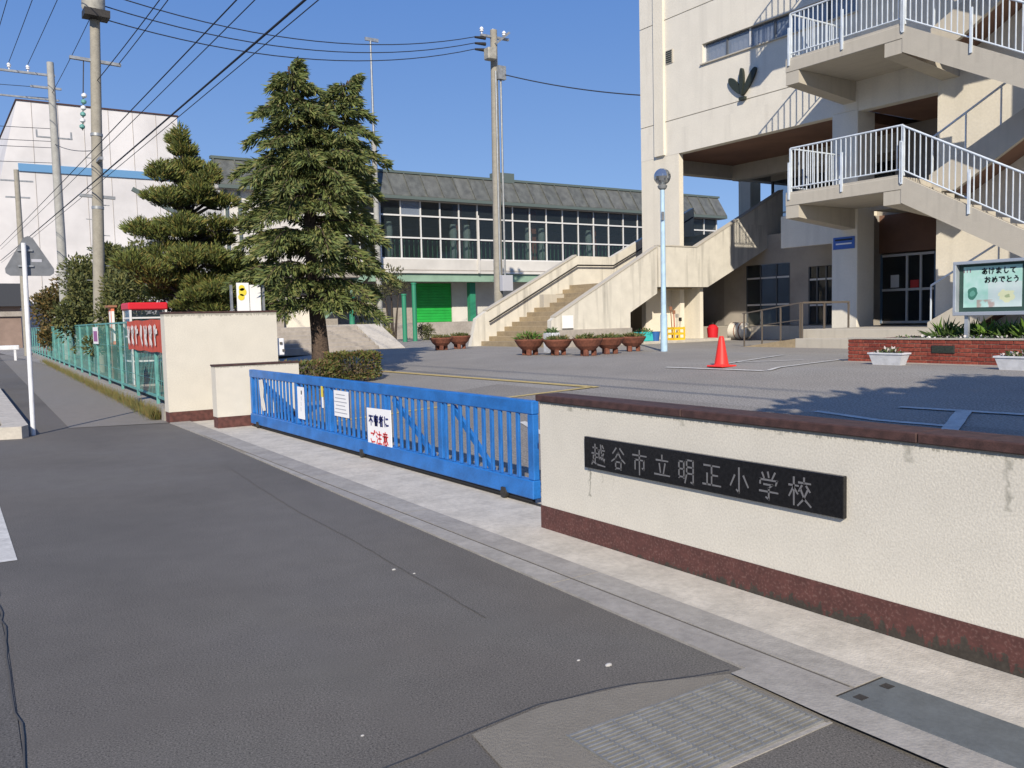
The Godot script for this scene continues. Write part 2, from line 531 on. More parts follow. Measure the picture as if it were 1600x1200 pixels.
const FACE_W := Basis(Vector3(0, 0, 1), Vector3(0, 1, 0), Vector3(-1, 0, 0))   # plate that faces the street (-x)

func fence_x(z: float) -> float:
	return 3.25 + 0.05 * (-14.6 - z)

func yard_y(x: float) -> float:
	return lerpf(0.02, 0.6, clampf((x - 4.35) / 7.15, 0.0, 1.0))

func sag(a: Vector3, b: Vector3, drop: float, k := 18) -> Array:
	var o := []
	for i in k + 1:
		var t := float(i) / k
		o.append(a.lerp(b, t) - Vector3(0, drop * 4.0 * t * (1.0 - t), 0))
	return o

# ------------------------------------------------------------------ ground
func grid(x0: float, x1: float, z0: float, z1: float, nx: int, nz: int, hf: Callable, sd: int, lo: float, hi: float) -> Mesh:
	var q := Buf.new()
	var f := FastNoiseLite.new()
	f.seed = sd
	f.frequency = 0.35
	f.fractal_octaves = 4
	for i in nx:
		for j in nz:
			var xa := lerpf(x0, x1, float(i) / nx)
			var xb := lerpf(x0, x1, float(i + 1) / nx)
			var za := lerpf(z0, z1, float(j) / nz)
			var zb := lerpf(z0, z1, float(j + 1) / nz)
			var P := [Vector3(xa, hf.call(xa, za), za), Vector3(xb, hf.call(xb, za), za), Vector3(xb, hf.call(xb, zb), zb), Vector3(xa, hf.call(xa, zb), zb)]
			var C := []
			for p in P:
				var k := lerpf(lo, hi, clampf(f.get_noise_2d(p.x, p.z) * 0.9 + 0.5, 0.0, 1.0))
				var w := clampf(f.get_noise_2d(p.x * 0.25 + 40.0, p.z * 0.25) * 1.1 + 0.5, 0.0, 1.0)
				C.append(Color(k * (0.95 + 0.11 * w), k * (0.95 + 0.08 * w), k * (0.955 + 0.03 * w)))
			for t in [[0, 2, 3], [0, 1, 2]]:
				for m in t:
					q.v.append(P[m]); q.n.append(UP); q.c.append(C[m]); q.uv.append(Vector2.ZERO)
	return q.mesh()

func flat(poly: Array, y: float) -> Mesh:
	var q := Buf.new()
	var f := PackedVector2Array()
	for p in poly: f.append(p)
	var ids := Geometry2D.triangulate_polygon(f)
	for i in range(0, ids.size(), 3):
		var a := f[ids[i]]
		var b := f[ids[i + 1]]
		var d := f[ids[i + 2]]
		q.tri(Vector3(a.x, y, a.y), Vector3(b.x, y, b.y), Vector3(d.x, y, d.y), UP)
	return q.mesh()

func ribbon(pts: Array, w: float, hf: Callable, lift: float, jitter := 0.0) -> Mesh:
	var q := Buf.new()
	var fine := []
	for i in pts.size() - 1:
		var a: Vector2 = pts[i]
		var b: Vector2 = pts[i + 1]
		var k: int = max(1, int(a.distance_to(b) / 0.12))
		for t in k:
			fine.append(a.lerp(b, float(t) / k) + Vector2(rng.randf_range(-1, 1), rng.randf_range(-1, 1)) * jitter)
	fine.append(pts[-1])
	for i in fine.size() - 1:
		var a: Vector2 = fine[i]
		var b: Vector2 = fine[i + 1]
		var s := (b - a).normalized().orthogonal() * w * 0.5
		var P := []
		for p in [a + s, a - s, b - s, b + s]:
			P.append(Vector3(p.x, hf.call(p.x, p.y) + lift, p.y))
		q.quad(P[0], P[1], P[2], P[3], UP)
	return q.mesh()

func ga(z: float) -> float: return 2.80 + 0.0336 * (-2.45 - z)
func gg(z: float) -> float: return 2.99 + 0.0146 * (-2.51 - z)
func gb(z: float) -> float: return 3.18 + 0.0236 * (-2.67 - z)

func build_ground() -> void:
	var zero := func(_x, _z): return 0.0
	var yh := func(x, _z): return yard_y(x)
	var gq := Buf.new()
	var px0 := 1.83
	var px1 := 2.66
	var pz0 := -2.445
	var pz1 := -1.975
	for r in [[-900.0, px0, -900.0, 900.0], [px1, 900.0, -900.0, 900.0], [px0, px1, -900.0, pz0], [px0, px1, pz1, 900.0]]:
		gq.quad(Vector3(r[0], -0.05, r[2]), Vector3(r[1], -0.05, r[2]), Vector3(r[1], -0.05, r[3]), Vector3(r[0], -0.05, r[3]), UP)
	struct("ground", gq.mesh(), MAT.earth)
	var road := struct("road", grid(-12, px0, -70, 8, 28, 156, zero, 5, 0.80, 1.16), MAT.asphalt)
	part("road_lane", grid(px1, 6.0, -70, 8, 7, 156, zero, 5, 0.80, 1.16), MAT.asphalt, road)
	part("road_lane", grid(px0, px1, -70, pz0, 2, 135, zero, 5, 0.80, 1.16), MAT.asphalt, road)
	part("road_lane", grid(px0, px1, pz1, 8, 2, 20, zero, 5, 0.80, 1.16), MAT.asphalt, road)
	# darker strip of older asphalt along the left, seam and cracks
	struct("old_asphalt", flat([Vector2(-6, -5.9), Vector2(0.275, -5.9), Vector2(0.255, -4.6), Vector2(0.21, -3.4), Vector2(0.2, 1.0), Vector2(-6, 1.0)], 0.004), MAT.asphalt_old)
	part("seam_crack", ribbon([Vector2(0.285, -6.2), Vector2(0.27, -5.2), Vector2(0.215, -3.4), Vector2(0.2, -1.0)], 0.007, zero, 0.008, 0.012), MAT.crack, road)
	part("seam_crack", ribbon([Vector2(2.62, -9.2), Vector2(2.44, -6.9), Vector2(2.40, -5.6), Vector2(2.28, -3.7)], 0.009, zero, 0.004, 0.006), MAT.asphalt_old, road)
	part("seam_crack", ribbon([Vector2(0.95, -2.62), Vector2(1.58, -2.665), Vector2(1.9, -2.72), Vector2(2.3, -2.64), Vector2(2.74, -2.5)], 0.006, zero, 0.010, 0.012), MAT.crack, road)
	part("painted_line", flat([Vector2(-0.3, -9.6), Vector2(0.5, -9.4), Vector2(0.445, -6.52), Vector2(-0.3, -6.55)], 0.004), MAT.road_white, road)
	# far side pavement along the fence
	struct("pavement", flat([Vector2(1.80, -14.75), Vector2(3.2, -14.35), Vector2(fence_x(-62), -62), Vector2(fence_x(-62) - 1.7, -62)], 0.006), MAT.walkway)
	# concrete apron under wall and gate
	struct("gate_apron", flat([Vector2(gb(-14.2), -14.2), Vector2(4.36, -14.2), Vector2(4.36, 3.0), Vector2(3.16, 3.0), Vector2(3.16, -2.07), Vector2(gb(-2.1), -2.07)], 0.008), MAT.concrete)
	# gutter blocks in two rows
	var gut := Node3D.new()
	gut.name = "gutter"
	gut.set_meta("kind", "structure")
	add_child(gut)
	var zs := [-14.3, -12.2, -10.2, -8.15, -6.1, -3.93, -2.075]
	for i in zs.size() - 1:
		var a: float = zs[i] + 0.004
		var b: float = zs[i + 1] - 0.004
		part("gutter_block", prismmesh([Vector3(ga(a), 0.012, a), Vector3(gg(a) - 0.010, 0.012, a), Vector3(gg(b) - 0.010, 0.012, b), Vector3(ga(b), 0.012, b)], Vector3(0, -0.1, 0)), MAT.gutter_b if i % 2 else MAT.gutter, gut)
		part("gutter_block", prismmesh([Vector3(gg(a) + 0.006, 0.014, a), Vector3(gb(a), 0.014, a), Vector3(gb(b), 0.014, b), Vector3(gg(b) + 0.006, 0.014, b)], Vector3(0, -0.1, 0)), MAT.gutter if i % 2 else MAT.gutter_b, gut)
	part("joint_shade", ribbon([Vector2(gg(-14.2), -14.2), Vector2(gg(-8.0), -8.0), Vector2(gg(-2.1), -2.1)], 0.019, zero, 0.010), MAT.joint_shade, gut)  # dark ribbon puts the groove's shade into colour; the gap is too shallow
	# pale edging strip beside the grate
	struct("edging_strip", flat([Vector2(2.70, -2.46), Vector2(2.80, -2.46), Vector2(2.85, -2.07), Vector2(2.85, 3.0), Vector2(2.67, 3.0), Vector2(2.68, -2.0)], 0.018), MAT.gutter)
	# steel drain cover
	var dc := thing("drain_cover", "blue grey steel drain cover with two dark squares painted as holes below the sign wall", "drain cover", Vector3(0, 0, 0))
	bx("plate", Vector3(2.855, -0.03, -2.065), Vector3(3.158, 0.016, 0.4), MAT.drain_plate, dc, 0.003)
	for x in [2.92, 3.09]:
		bx("dark_square", Vector3(x - 0.022, 0.015, -2.025), Vector3(x + 0.022, 0.0175, -1.985), MAT.iron, dc)  # solid dark squares on the plate; the holes' shade is only their colour
	bx("rim", Vector3(2.852, -0.03, -2.074), Vector3(3.16, 0.014, -2.066), MAT.iron, dc)
	# street grate in its rough concrete bed
	var bed := struct("grate_bed", flat([Vector2(1.57, -2.66), Vector2(1.95, -2.70), Vector2(2.35, -2.63), Vector2(2.72, -2.47), Vector2(2.715, pz0), Vector2(1.535, pz0)], 0.006), MAT.gravel_concrete)
	part("bed_edge", flat([Vector2(px1, pz0), Vector2(2.715, pz0), Vector2(2.685, -1.965), Vector2(px1, -1.965)], 0.006), MAT.gravel_concrete, bed)
	part("bed_edge", flat([Vector2(1.535, pz0), Vector2(px0, pz0), Vector2(px0, -1.965), Vector2(1.7, -1.965), Vector2(1.5, -2.2)], 0.006), MAT.gravel_concrete, bed)
	var gr := thing("street_grate", "weathered steel bar grate set in rough concrete in the road", "grate", Vector3.ZERO)
	bx("pit_floor", Vector3(px0 - 0.02, -0.42, pz0 - 0.02), Vector3(px1 + 0.02, -0.40, pz1 + 0.02), MAT.gutter, gr)
	for sx in [px0 - 0.02, px1]:
		bx("pit_wall", Vector3(sx, -0.40, pz0), Vector3(sx + 0.02, 0.004, pz1), MAT.gutter, gr)
	for sz in [pz0 - 0.02, pz1]:
		bx("pit_wall", Vector3(px0 - 0.02, -0.40, sz), Vector3(px1 + 0.02, 0.004, sz + 0.02), MAT.gutter, gr)
	for k in 19:
		var z := -2.442 + k * 0.0252
		bx("bar", Vector3(1.83, -0.015, z), Vector3(2.66, 0.012, z + 0.0135), MAT.steel_grate, gr, 0.002)
	for k in 9:
		var x := 1.83 + k * 0.102
		bx("cross_bar", Vector3(x, -0.012, -2.444), Vector3(x + 0.006, 0.0135, -1.975), MAT.steel_grate, gr)
	# school yard: rises from the gate, then level
	struct("school_yard", grid(4.34, 60, -75, 10, 100, 90, yh, 11, 0.86, 1.06), MAT.yard)
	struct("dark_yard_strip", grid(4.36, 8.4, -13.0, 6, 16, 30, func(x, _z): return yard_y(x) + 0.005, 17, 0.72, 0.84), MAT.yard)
	var ym := Node3D.new()
	ym.name = "yard_markings"
	ym.set_meta("kind", "structure")
	add_child(ym)
	for l in [[Vector2(8.66, -18.2), Vector2(8.80, -10.75)], [Vector2(8.78, -10.85), Vector2(7.42, -11.35), Vector2(4.8, -12.0)]]:
		part("yellow_line", ribbon(l, 0.13, yh, 0.012, 0.006), MAT.road_yellow, ym)
	for l in [[Vector2(11.0, -11.5), Vector2(11.1, -9.4)], [Vector2(11.5, -10.75), Vector2(14.9, -12.1)], [Vector2(11.15, -9.35), Vector2(14.0, -10.05)], [Vector2(12.3, -11.05), Vector2(13.5, -10.5)],
			[Vector2(8.45, -6.4), Vector2(8.28, -5.5), Vector2(8.3, -4.75)], [Vector2(9.05, -5.75), Vector2(9.15, -4.4)], [Vector2(6.3, -9.2), Vector2(5.6, -7.4)]]:
		part("white_line", ribbon(l, 0.085, yh, 0.012, 0.006), MAT.road_white, ym)
	part("white_line", ribbon([Vector2(9.05, -5.02), Vector2(7.8, -4.5)], 0.16, yh, 0.016, 0.004), MAT.road_white, ym)
	# planting bed behind the fence
	struct("planting_bed", prismmesh([Vector3(3.36, 0.26, -14.75), Vector3(6.1, 0.26, -14.75), Vector3(6.6, 0.26, -40), Vector3(fence_x(-62) + 0.1, 0.26, -62)], Vector3(0, -0.3, 0)), MAT.earth)
	struct("tree_bed", prismmesh([Vector3(5.6, 0.56, -17.3), Vector3(7.8, 0.56, -17.2), Vector3(8.4, 0.6, -19.6), Vector3(6.0, 0.6, -19.8)], Vector3(0, -0.5, 0)), MAT.earth)
	# pale crumbs on the road
	for p in [[2.30, -4.77, 0.009], [2.36, -4.62, 0.006], [2.38, -2.86, 0.012], [2.31, -2.98, 0.006], [1.25, -2.9, 0.005]]:
		var q := Buf.new()
		var r: float = p[2]
		q.lathe(Vector3.ZERO, [Vector2(r, 0), Vector2(r * 0.95, r * 0.35), Vector2(r * 0.5, r * 0.7), Vector2(0.0005, r * 0.75)], 7)
		var pk: int = used["pebble"] + 1 if used.has("pebble") else 0
		tag(part("pebble", q.mesh(), MAT.stone_pale, self, Vector3(p[0], 0.0, p[1]), Basis.from_scale(Vector3(1.5, 1, 1))), ["pale pebble by the road seam in front of gate sign", "smaller pale pebble just right of the seam pebble", "largest pale pebble on the road near the grate", "small pale pebble left of the largest one near grate", "lone pale pebble at the bottom of the road"][pk], "pebble", "pale pebbles on the road")

# ------------------------------------------------------------------ walls and gate
func wall_tex(w: int, h: int, streaks: Array, sd: int) -> ImageTexture:
	# sprayed plaster: fine mottling plus the dirt runs seen below the cap and the plate; streaks: [u, v0, v1, width, strength]
	var a := noise_field(512, 0.012, sd, 4)
	var b := noise_field(512, 0.25, sd + 1, 2)
	var e := noise_field(512, 0.06, sd + 2, 3)
	var im := Image.create(w, h, false, Image.FORMAT_RGB8)
	for y in h:
		for x in w:
			var i := (y % 512) * 512 + (x % 512)
			var g := 0.93 + (a[i] / 255.0 - 0.5) * 0.03 + (b[i] / 255.0 - 0.5) * 0.12
			var st := 0.0
			for s in streaks:
				var du: float = absf(float(x) / w - s[0] - (e[i] / 255.0 - 0.5) * 0.006)
				var v := float(y) / h
				if du < s[3] and v > s[1] and v < s[2]:
					st = maxf(st, s[4] * (1.0 - du / s[3]) * (0.35 + e[i] / 255.0 * 0.9))
			# grime clinging in drips right under the cap
			var edge := (e[(x * 3) % 512] / 255.0) * 0.045
			if float(y) / h < edge: st = maxf(st, 0.22)
			im.set_pixel(x, y, Color(g * (1.0 - st), g * (1.0 - st * 0.98), g * (1.0 - st * 1.02)))
	return ImageTexture.create_from_image(im)

func plaster(tex: Texture2D) -> StandardMaterial3D:
	var f := FastNoiseLite.new()
	f.seed = 77
	f.frequency = 0.28
	f.fractal_octaves = 2
	var bi := f.get_image(tex.get_width(), tex.get_height())
	bi.convert(Image.FORMAT_RGBA8)
	bi.bump_map_to_normal_map(3.0)
	var nt := ImageTexture.create_from_image(bi)
	var m := StandardMaterial3D.new()
	m.albedo_color = Color(0.715, 0.675, 0.575).linear_to_srgb()
	m.albedo_texture = tex
	m.roughness = 0.9
	m.normal_enabled = true
	m.normal_texture = nt
	m.normal_scale = 0.10
	return m

func wall_mesh(lo: Vector3, hi: Vector3) -> Mesh:
	# block with the texture laid once over each side (u along the length, v downwards)
	var q := Buf.new()
	var A := [Vector3(lo.x, hi.y, lo.z), Vector3(hi.x, hi.y, lo.z), Vector3(hi.x, hi.y, hi.z), Vector3(lo.x, hi.y, hi.z)]
	var D := Vector3(0, lo.y - hi.y, 0)
	q.quv(A[0], A[3], A[3] + D, A[0] + D, Vector3(-1, 0, 0), Vector2(0, 0), Vector2(1, 1))
	q.quv(A[1], A[2], A[2] + D, A[1] + D, Vector3(1, 0, 0), Vector2(0, 0), Vector2(1, 1))
	q.quv(A[3], A[2], A[2] + D, A[3] + D, Vector3(0, 0, 1), Vector2(0, 0), Vector2(1, 1))
	q.quv(A[0], A[1], A[1] + D, A[0] + D, Vector3(0, 0, -1), Vector2(0, 0), Vector2(1, 1))
	q.quv(A[0], A[1], A[2], A[3], UP, Vector2(0, 0), Vector2(1, 0.2))
	return q.mesh()

func moss_mat() -> StandardMaterial3D:
	# brown paint with moss and splashed dirt creeping up from the pavement, more of it to the right
	var w := 2000
	var h := 56
	var a := noise_field(512, 0.03, 91, 4)
	var b := noise_field(512, 0.16, 92, 3)
	var im := Image.create(w, h, false, Image.FORMAT_RGB8)
	for y in h:
		for x in w:
			var i := (y % 512) * 512 + (x % 512)
			var g := 0.84 + (b[i] / 255.0 - 0.5) * 0.22 + (a[i] / 255.0 - 0.5) * 0.2
			var c := Color(0.405, 0.25, 0.225) * g
			if b[i] > 178: c = c.lerp(Color(0.46, 0.38, 0.35), 0.5)
			var reach := 0.10 + 0.42 * clampf(float(x) / w * 2.2 - 0.15, 0.0, 1.0)
			var up := 1.0 - float(y) / h
			var edge := reach * (0.25 + 1.5 * a[(x * 2) % 512] / 255.0) + (b[i] / 255.0 - 0.5) * 0.30
			if up < edge: c = c.lerp(Color(0.255, 0.25, 0.215) * g, 0.85)
			im.set_pixel(x, y, c)
	var m := StandardMaterial3D.new()
	m.albedo_texture = ImageTexture.create_from_image(im)
	m.roughness = 0.9
	return m

func build_walls() -> void:
	# sign wall
	var t := thing("sign_wall", "long low cream plaster wall with brown cap and base beside blue gate", "wall", Vector3.ZERO)
	var L := 7.0
	var tx := wall_tex(2000, 212, [[0.078, 0.54, 0.80, 0.0016, 0.32], [0.096, 0.50, 0.66, 0.001, 0.14], [0.112, 0.48, 0.7, 0.0008, 0.10], [0.40, 0.0, 0.12, 0.004, 0.22], [0.462, 0.0, 0.32, 0.0024, 0.22], [0.20, 0.0, 0.07, 0.004, 0.16], [0.05, 0.0, 0.06, 0.006, 0.25], [0.30, 0.0, 0.05, 0.004, 0.2]], 71)
	part("plaster", wall_mesh(Vector3(3.61, 0.17, -5.05), Vector3(3.78, 0.912, -5.05 + L)), plaster(tx), t)
	part("base", wall_mesh(Vector3(3.606, -0.02, -5.056), Vector3(3.786, 0.17, -5.05 + L)), moss_mat(), t)
	for k in 5:
		var z0 := -5.075 + k * 1.44
		bx("cap", Vector3(3.588, 0.9125, z0), Vector3(3.80, 0.960, z0 + 1.437), MAT.brown_cap, t, 0.006)
	# name plate
	var np := thing("name_plate", "black granite school name plate with grey characters on cream wall", "sign", Vector3(3.61, 0.615, -3.54))
	part("plate", boxmesh(Vector3(0.03, 0.205, 1.96), 0.003), MAT.granite, np, Vector3(-0.012, 0, 0))
	part("lettering", letters([[["koshi", "tani", "shi_city", "ritsu", "mei", "sei", "shou", "gaku", "kou"], -0.905, 0.070]], 0.140, 0.152, 0.196, 0.0095, 0.0015), MAT.engraved, np, Vector3(-0.0275, 0, 0), FACE_W)
	# tall return wall and low return wall
	t = thing("tall_wall", "tall cream plaster wall with thin dark cap where the green fence ends", "wall", Vector3.ZERO)
	tx = wall_tex(400, 360, [[0.3, 0.0, 0.05, 0.03, 0.1]], 81)
	part("plaster", wall_mesh(Vector3(3.15, 0.17, -14.55), Vector3(4.92, 1.695, -14.30)), plaster(tx), t)
	bx("base", Vector3(3.156, -0.05, -14.548), Vector3(4.916, 0.17, -14.302), MAT.brown_base, t, 0.004)
	bx("cap", Vector3(3.14, 1.696, -14.56), Vector3(4.93, 1.725, -14.29), MAT.brown_cap, t, 0.004)
	t = thing("low_wall", "short low cream plaster wall at far end of blue gate", "wall", Vector3.ZERO)
	part("plaster", wall_mesh(Vector3(3.52, 0.17, -13.17), Vector3(4.77, 0.905, -12.95)), plaster(tx), t)
	bx("base", Vector3(3.524, -0.05, -13.168), Vector3(4.766, 0.17, -12.952), MAT.brown_base, t, 0.004)
	bx("cap", Vector3(3.51, 0.906, -13.18), Vector3(4.78, 0.932, -12.94), MAT.brown_cap, t, 0.004)

func build_gate() -> void:
	var gx := 4.02
	var t := thing("sliding_gate", "long blue steel sliding gate with upright slats closing the school entrance", "gate", Vector3.ZERO)
	var z0 := -12.88
	var z1 := -5.68
	bx("top_rail", Vector3(gx - 0.035, 0.735, z0), Vector3(gx + 0.035, 0.845, z1), MAT.gate_blue, t, 0.008)
	bx("bottom_rail", Vector3(gx - 0.04, 0.055, z0), Vector3(gx + 0.04, 0.205, z1), MAT.gate_blue, t, 0.008)
	bx("rubber_strip", Vector3(gx - 0.015, 0.02, z0 + 0.05), Vector3(gx + 0.015, 0.056, z1 - 0.05), MAT.rubber, t)
	var st := [z0 + 0.04, -11.0, -9.9, -8.4, -7.2, z1 - 0.04]
	for z in st:
		bx("stile", Vector3(gx - 0.028, 0.206, z - 0.04), Vector3(gx + 0.028, 0.734, z + 0.04), MAT.gate_blue, t, 0.005)
	var n := 54
	for k in n:
		var z := z0 + 0.10 + k * (z1 - z0 - 0.2) / (n - 1)
		var near := false
		for s in st:
			if absf(s - z) < 0.075: near = true
		if not near:
			part("slat", boxmesh(Vector3(0.022, 0.528, 0.042), 0.003), MAT.gate_blue, t, Vector3(gx - 0.014, 0.47, z))
	for b in [[-12.5, -11.1], [-8.25, -7.4], [-7.02, -6.35]]:
		beam("brace", Vector3(gx + 0.022, 0.70, b[0]), Vector3(gx + 0.022, 0.20, b[1]), 0.03, 0.055, MAT.gate_blue, t)
	for z in [-12.55, -8.95, -6.1]:
		var q := Buf.new()
		q.tube([Vector3(gx - 0.055, 0.05, z), Vector3(gx - 0.02, 0.05, z)], [0.042], 14)
		var w := part("wheel", q.mesh(), MAT.iron, t)
		bx("bracket", Vector3(gx - 0.062, 0.045, z - 0.022), Vector3(gx - 0.041, 0.10, z + 0.022), MAT.iron, w)
	var tr := thing("gate_track", "thin steel ground track running under the blue sliding gate", "track", Vector3.ZERO)
	bx("rail", Vector3(gx - 0.02, 0.0085, -12.9), Vector3(gx + 0.02, 0.016, -5.1), MAT.iron, tr)
	# things tied to the gate
	var xf := gx - 0.030
	var s := thing("warning_sign", "white notice board with blue and red characters tied to blue gate", "sign", Vector3(xf, 0.345, -8.50))
	part("board", boxmesh(Vector3(0.008, 0.47, 0.58), 0.001), MAT.paper, s, Vector3(-0.004, 0, 0))
	part("blue_lettering", letters([[["fu", "shin", "sha", "ni"], -0.245, 0.165]], 0.108, 0.115, 0.125, 0.020, 0.001), MAT.print_blue, s, Vector3(-0.0085, 0, 0), FACE_W)
	part("red_lettering", letters([[["go", "chuu", "i_mind"], -0.23, -0.005]], 0.135, 0.145, 0.155, 0.018, 0.001), MAT.print_red, s, Vector3(-0.0085, 0, 0), FACE_W)
	s.rotation.x = -0.02
	s = thing("notice_sheet", "white landscape sheet with faint grey lines taped to gate", "notice", Vector3(xf, 0.565, -9.50))
	part("sheet", boxmesh(Vector3(0.003, 0.30, 0.42)), MAT.paper, s, Vector3(-0.002, 0, 0))
	for k in 6:
		part("print_line", boxmesh(Vector3(0.001, 0.010, 0.26 + 0.05 * (k % 3))), MAT.print_grey, s, Vector3(-0.0042, 0.105 - k * 0.042, -0.02))
	s = thing("name_slip", "tall narrow white slip with small dark mark taped to gate", "notice", Vector3(xf, 0.49, -10.80))
	part("slip", boxmesh(Vector3(0.003, 0.41, 0.235)), MAT.paper, s, Vector3(-0.002, 0, 0))
	part("mark", boxmesh(Vector3(0.001, 0.05, 0.035)), MAT.print_black, s, Vector3(-0.0042, 0.135, 0.03))
	for k in 3:
		part("print_line", boxmesh(Vector3(0.001, 0.05, 0.012)), MAT.print_grey, s, Vector3(-0.0042, 0.06 - k * 0.07, 0.02 - k * 0.012))
	s = thing("tape_marker", "yellow and white tape strip hanging from gate top rail", "tape", Vector3(xf, 0.66, -10.08))
	part("yellow_tape", boxmesh(Vector3(0.002, 0.20, 0.055)), MAT.yellow, s, Vector3(-0.0025, 0.05, 0))
	part("white_tape", boxmesh(Vector3(0.002, 0.13, 0.05)), MAT.paper, s, Vector3(-0.0025, -0.115, 0.012))
	# cut-out board shaped like an arm
	var pts := []
	for p in [[-0.06, 0.22], [0.08, 0.235], [0.12, 0.10], [0.09, -0.02], [0.14, -0.10], [0.17, -0.20], [0.06, -0.215], [0.0, -0.10], [-0.03, 0.0]]:
		pts.append(Vector3(0, p[1], p[0]))
	s = thing("cutout_board", "cream wavy cut-out board hung at the far end of gate", "board", Vector3(xf - 0.004, 0.49, -12.37))
	part("panel", prismmesh(pts, Vector3(-0.006, 0, 0)), MAT.cream_b, s)

# ------------------------------------------------------------------ left side of the street
func build_street_left() -> void:
	# fence
	var f := thing("green_fence", "teal steel mesh fence on a low kerb along the pavement", "fence", Vector3.ZERO)
	var q := Buf.new()
	q.prism([Vector3(fence_x(-14.7) - 0.10, -0.05, -14.7), Vector3(fence_x(-14.7) + 0.10, -0.05, -14.7), Vector3(fence_x(-62) + 0.10, -0.05, -62), Vector3(fence_x(-62) - 0.10, -0.05, -62)], Vector3(0, 0.25, 0))
	part("kerb", q.mesh(), MAT.gutter, f)
	var zs := []
	var z := -15.75
	while z > -60:
		zs.append(z)
		z -= 2.18
	for i in zs.size():
		var zz: float = zs[i]
		var x := fence_x(zz)
		part("post", boxmesh(Vector3(0.05, 1.42, 0.05), 0.004), MAT.fence_teal, f, Vector3(x, 0.90, zz))
		var prev: float = -14.62 if i == 0 else zs[i - 1]
		for h in [1.60, 0.32]:
			beam("rail", Vector3(fence_x(prev), h, prev), Vector3(x, h, zz), 0.035, 0.035, MAT.fence_teal, f)
		if i < 14:
			var m := Buf.new()
			var k := 0
			var cnt := int((prev - zz) / 0.15)
			for j in cnt:
				var w: float = lerpf(prev, zz, (j + 0.5) / cnt)
				m.box(Vector3(fence_x(w) - 0.003, 0.33, w - 0.003), Vector3(fence_x(w) + 0.003, 1.59, w + 0.003))
			for h in 2:
				m.prism([Vector3(fence_x(prev) - 0.004, 0.6 + h * 0.5, prev), Vector3(fence_x(prev) + 0.004, 0.6 + h * 0.5, prev), Vector3(x + 0.004, 0.6 + h * 0.5, zz), Vector3(x - 0.004, 0.6 + h * 0.5, zz)], Vector3(0, 0.008, 0))
			var mm := part("mesh_panel", m.mesh(), MAT.fence_teal, f)
			mm.set_meta("kind", "stuff")
	# dry grass along the kerb
	var g := Buf.new()
	for i in 3200:
		var zz := -14.9 - pow(rng.randf(), 1.7) * 30.0
		var x := fence_x(zz) - 0.12 - absf(rng.randfn(0.0, 0.07))
		var c := rng.randf()
		g.col = Color(0.24, 0.16, 0.05).lerp(Color(0.12, 0.15, 0.035), c)
		var d := Vector3(rng.randf_range(-0.6, 0.4), 1.0, rng.randf_range(-0.6, 0.6)).normalized()
		g.leaf(Vector3(x, 0.0, zz), d, Vector3(0.3, 0, 1).normalized(), rng.randf_range(0.08, 0.30), 0.008)
	var go := part("dry_grass", g.mesh(), MAT.leaves, self)
	go.set_meta("kind", "stuff")
	tag(go, "dry yellow grass growing along the fence kerb", "grass")
	# banner
	var bn := thing("red_banner", "red banner with white characters hung on teal fence beside tall wall", "banner", Vector3(fence_x(-16.7) - 0.05, 1.35, -16.72))
	bn.rotation.y = atan(-0.05) * 1.0
	var bq := Buf.new()
	var prevp := []
	for i in 17:
		var u := -1.88 + 3.76 * i / 16.0
		var wv := 0.012 * sin(i * 1.3)
		var a := Vector3(wv, 0.27 - 0.008 * sin(i * 0.9), u)
		var b := Vector3(wv * 0.4 + 0.006, -0.27 - 0.01 * cos(i * 1.1), u)
		if i > 0:
			bq.quad(prevp[0], a, b, prevp[1], Vector3(-1, 0, 0))
		prevp = [a, b]
	part("cloth", bq.mesh(), MAT.banner_red, bn)
	for ch in 7:
		var lq := Buf.new()
		var u0 := -1.76 + ch * 0.51
		for sgm in [[0.05, 0.17, 0.12, -0.16], [0.20, 0.18, 0.10, -0.02], [0.14, 0.02, 0.30, -0.17], [0.30, 0.17, 0.22, -0.05], [0.05, 0.06, 0.34, 0.08]]:
			if (ch + int(sgm[0] * 20)) % 4 == 0: continue
			var a := Vector3(-0.02, sgm[1], u0 + sgm[0])
			var b := Vector3(-0.02, sgm[3], u0 + sgm[2])
			var s := Vector3(0, -(b - a).z, (b - a).y).normalized() * 0.042
			lq.prism([a + s, a - s, b - s, b + s], Vector3(-0.002, 0, 0))
		part("character", lq.mesh(), MAT.banner_white, bn)
	# square purple notice on the fence
	var pn := thing("fence_notice", "small white notice with purple print tied to teal fence", "notice", Vector3(fence_x(-24.3) - 0.045, 1.32, -24.3))
	part("sheet", boxmesh(Vector3(0.004, 0.42, 0.75)), MAT.paper, pn)
	part("print", boxmesh(Vector3(0.002, 0.26, 0.55)), mk("purple", Color(0.32, 0.12, 0.28), 0.8), pn, Vector3(-0.004, -0.02, 0))
	# orange upright board behind fence
	var ob := thing("orange_board", "narrow upright orange and white board on dark post behind fence", "sign", Vector3(3.82, 0.26, -22.6))
	bx("post", Vector3(-0.06, -0.01, -0.05), Vector3(0.04, 1.2, 0.05), MAT.wood, ob)
	bx("panel", Vector3(-0.05, 0.85, -0.16), Vector3(0.02, 1.72, 0.16), MAT.orange, ob)
	part("face", boxmesh(Vector3(0.06, 0.7, 0.004)), MAT.paper, ob, Vector3(-0.015, 1.28, 0.165), Basis.IDENTITY)
	part("face", boxmesh(Vector3(0.004, 0.36, 0.2)), MAT.paper, ob, Vector3(-0.053, 1.45, 0.0))
	part("face", boxmesh(Vector3(0.004, 0.26, 0.26)), MAT.paper, ob, Vector3(-0.053, 1.03, 0.0))
	bx("hood", Vector3(-0.12, 1.72, -0.2), Vector3(0.08, 1.77, 0.2), MAT.wood, ob)
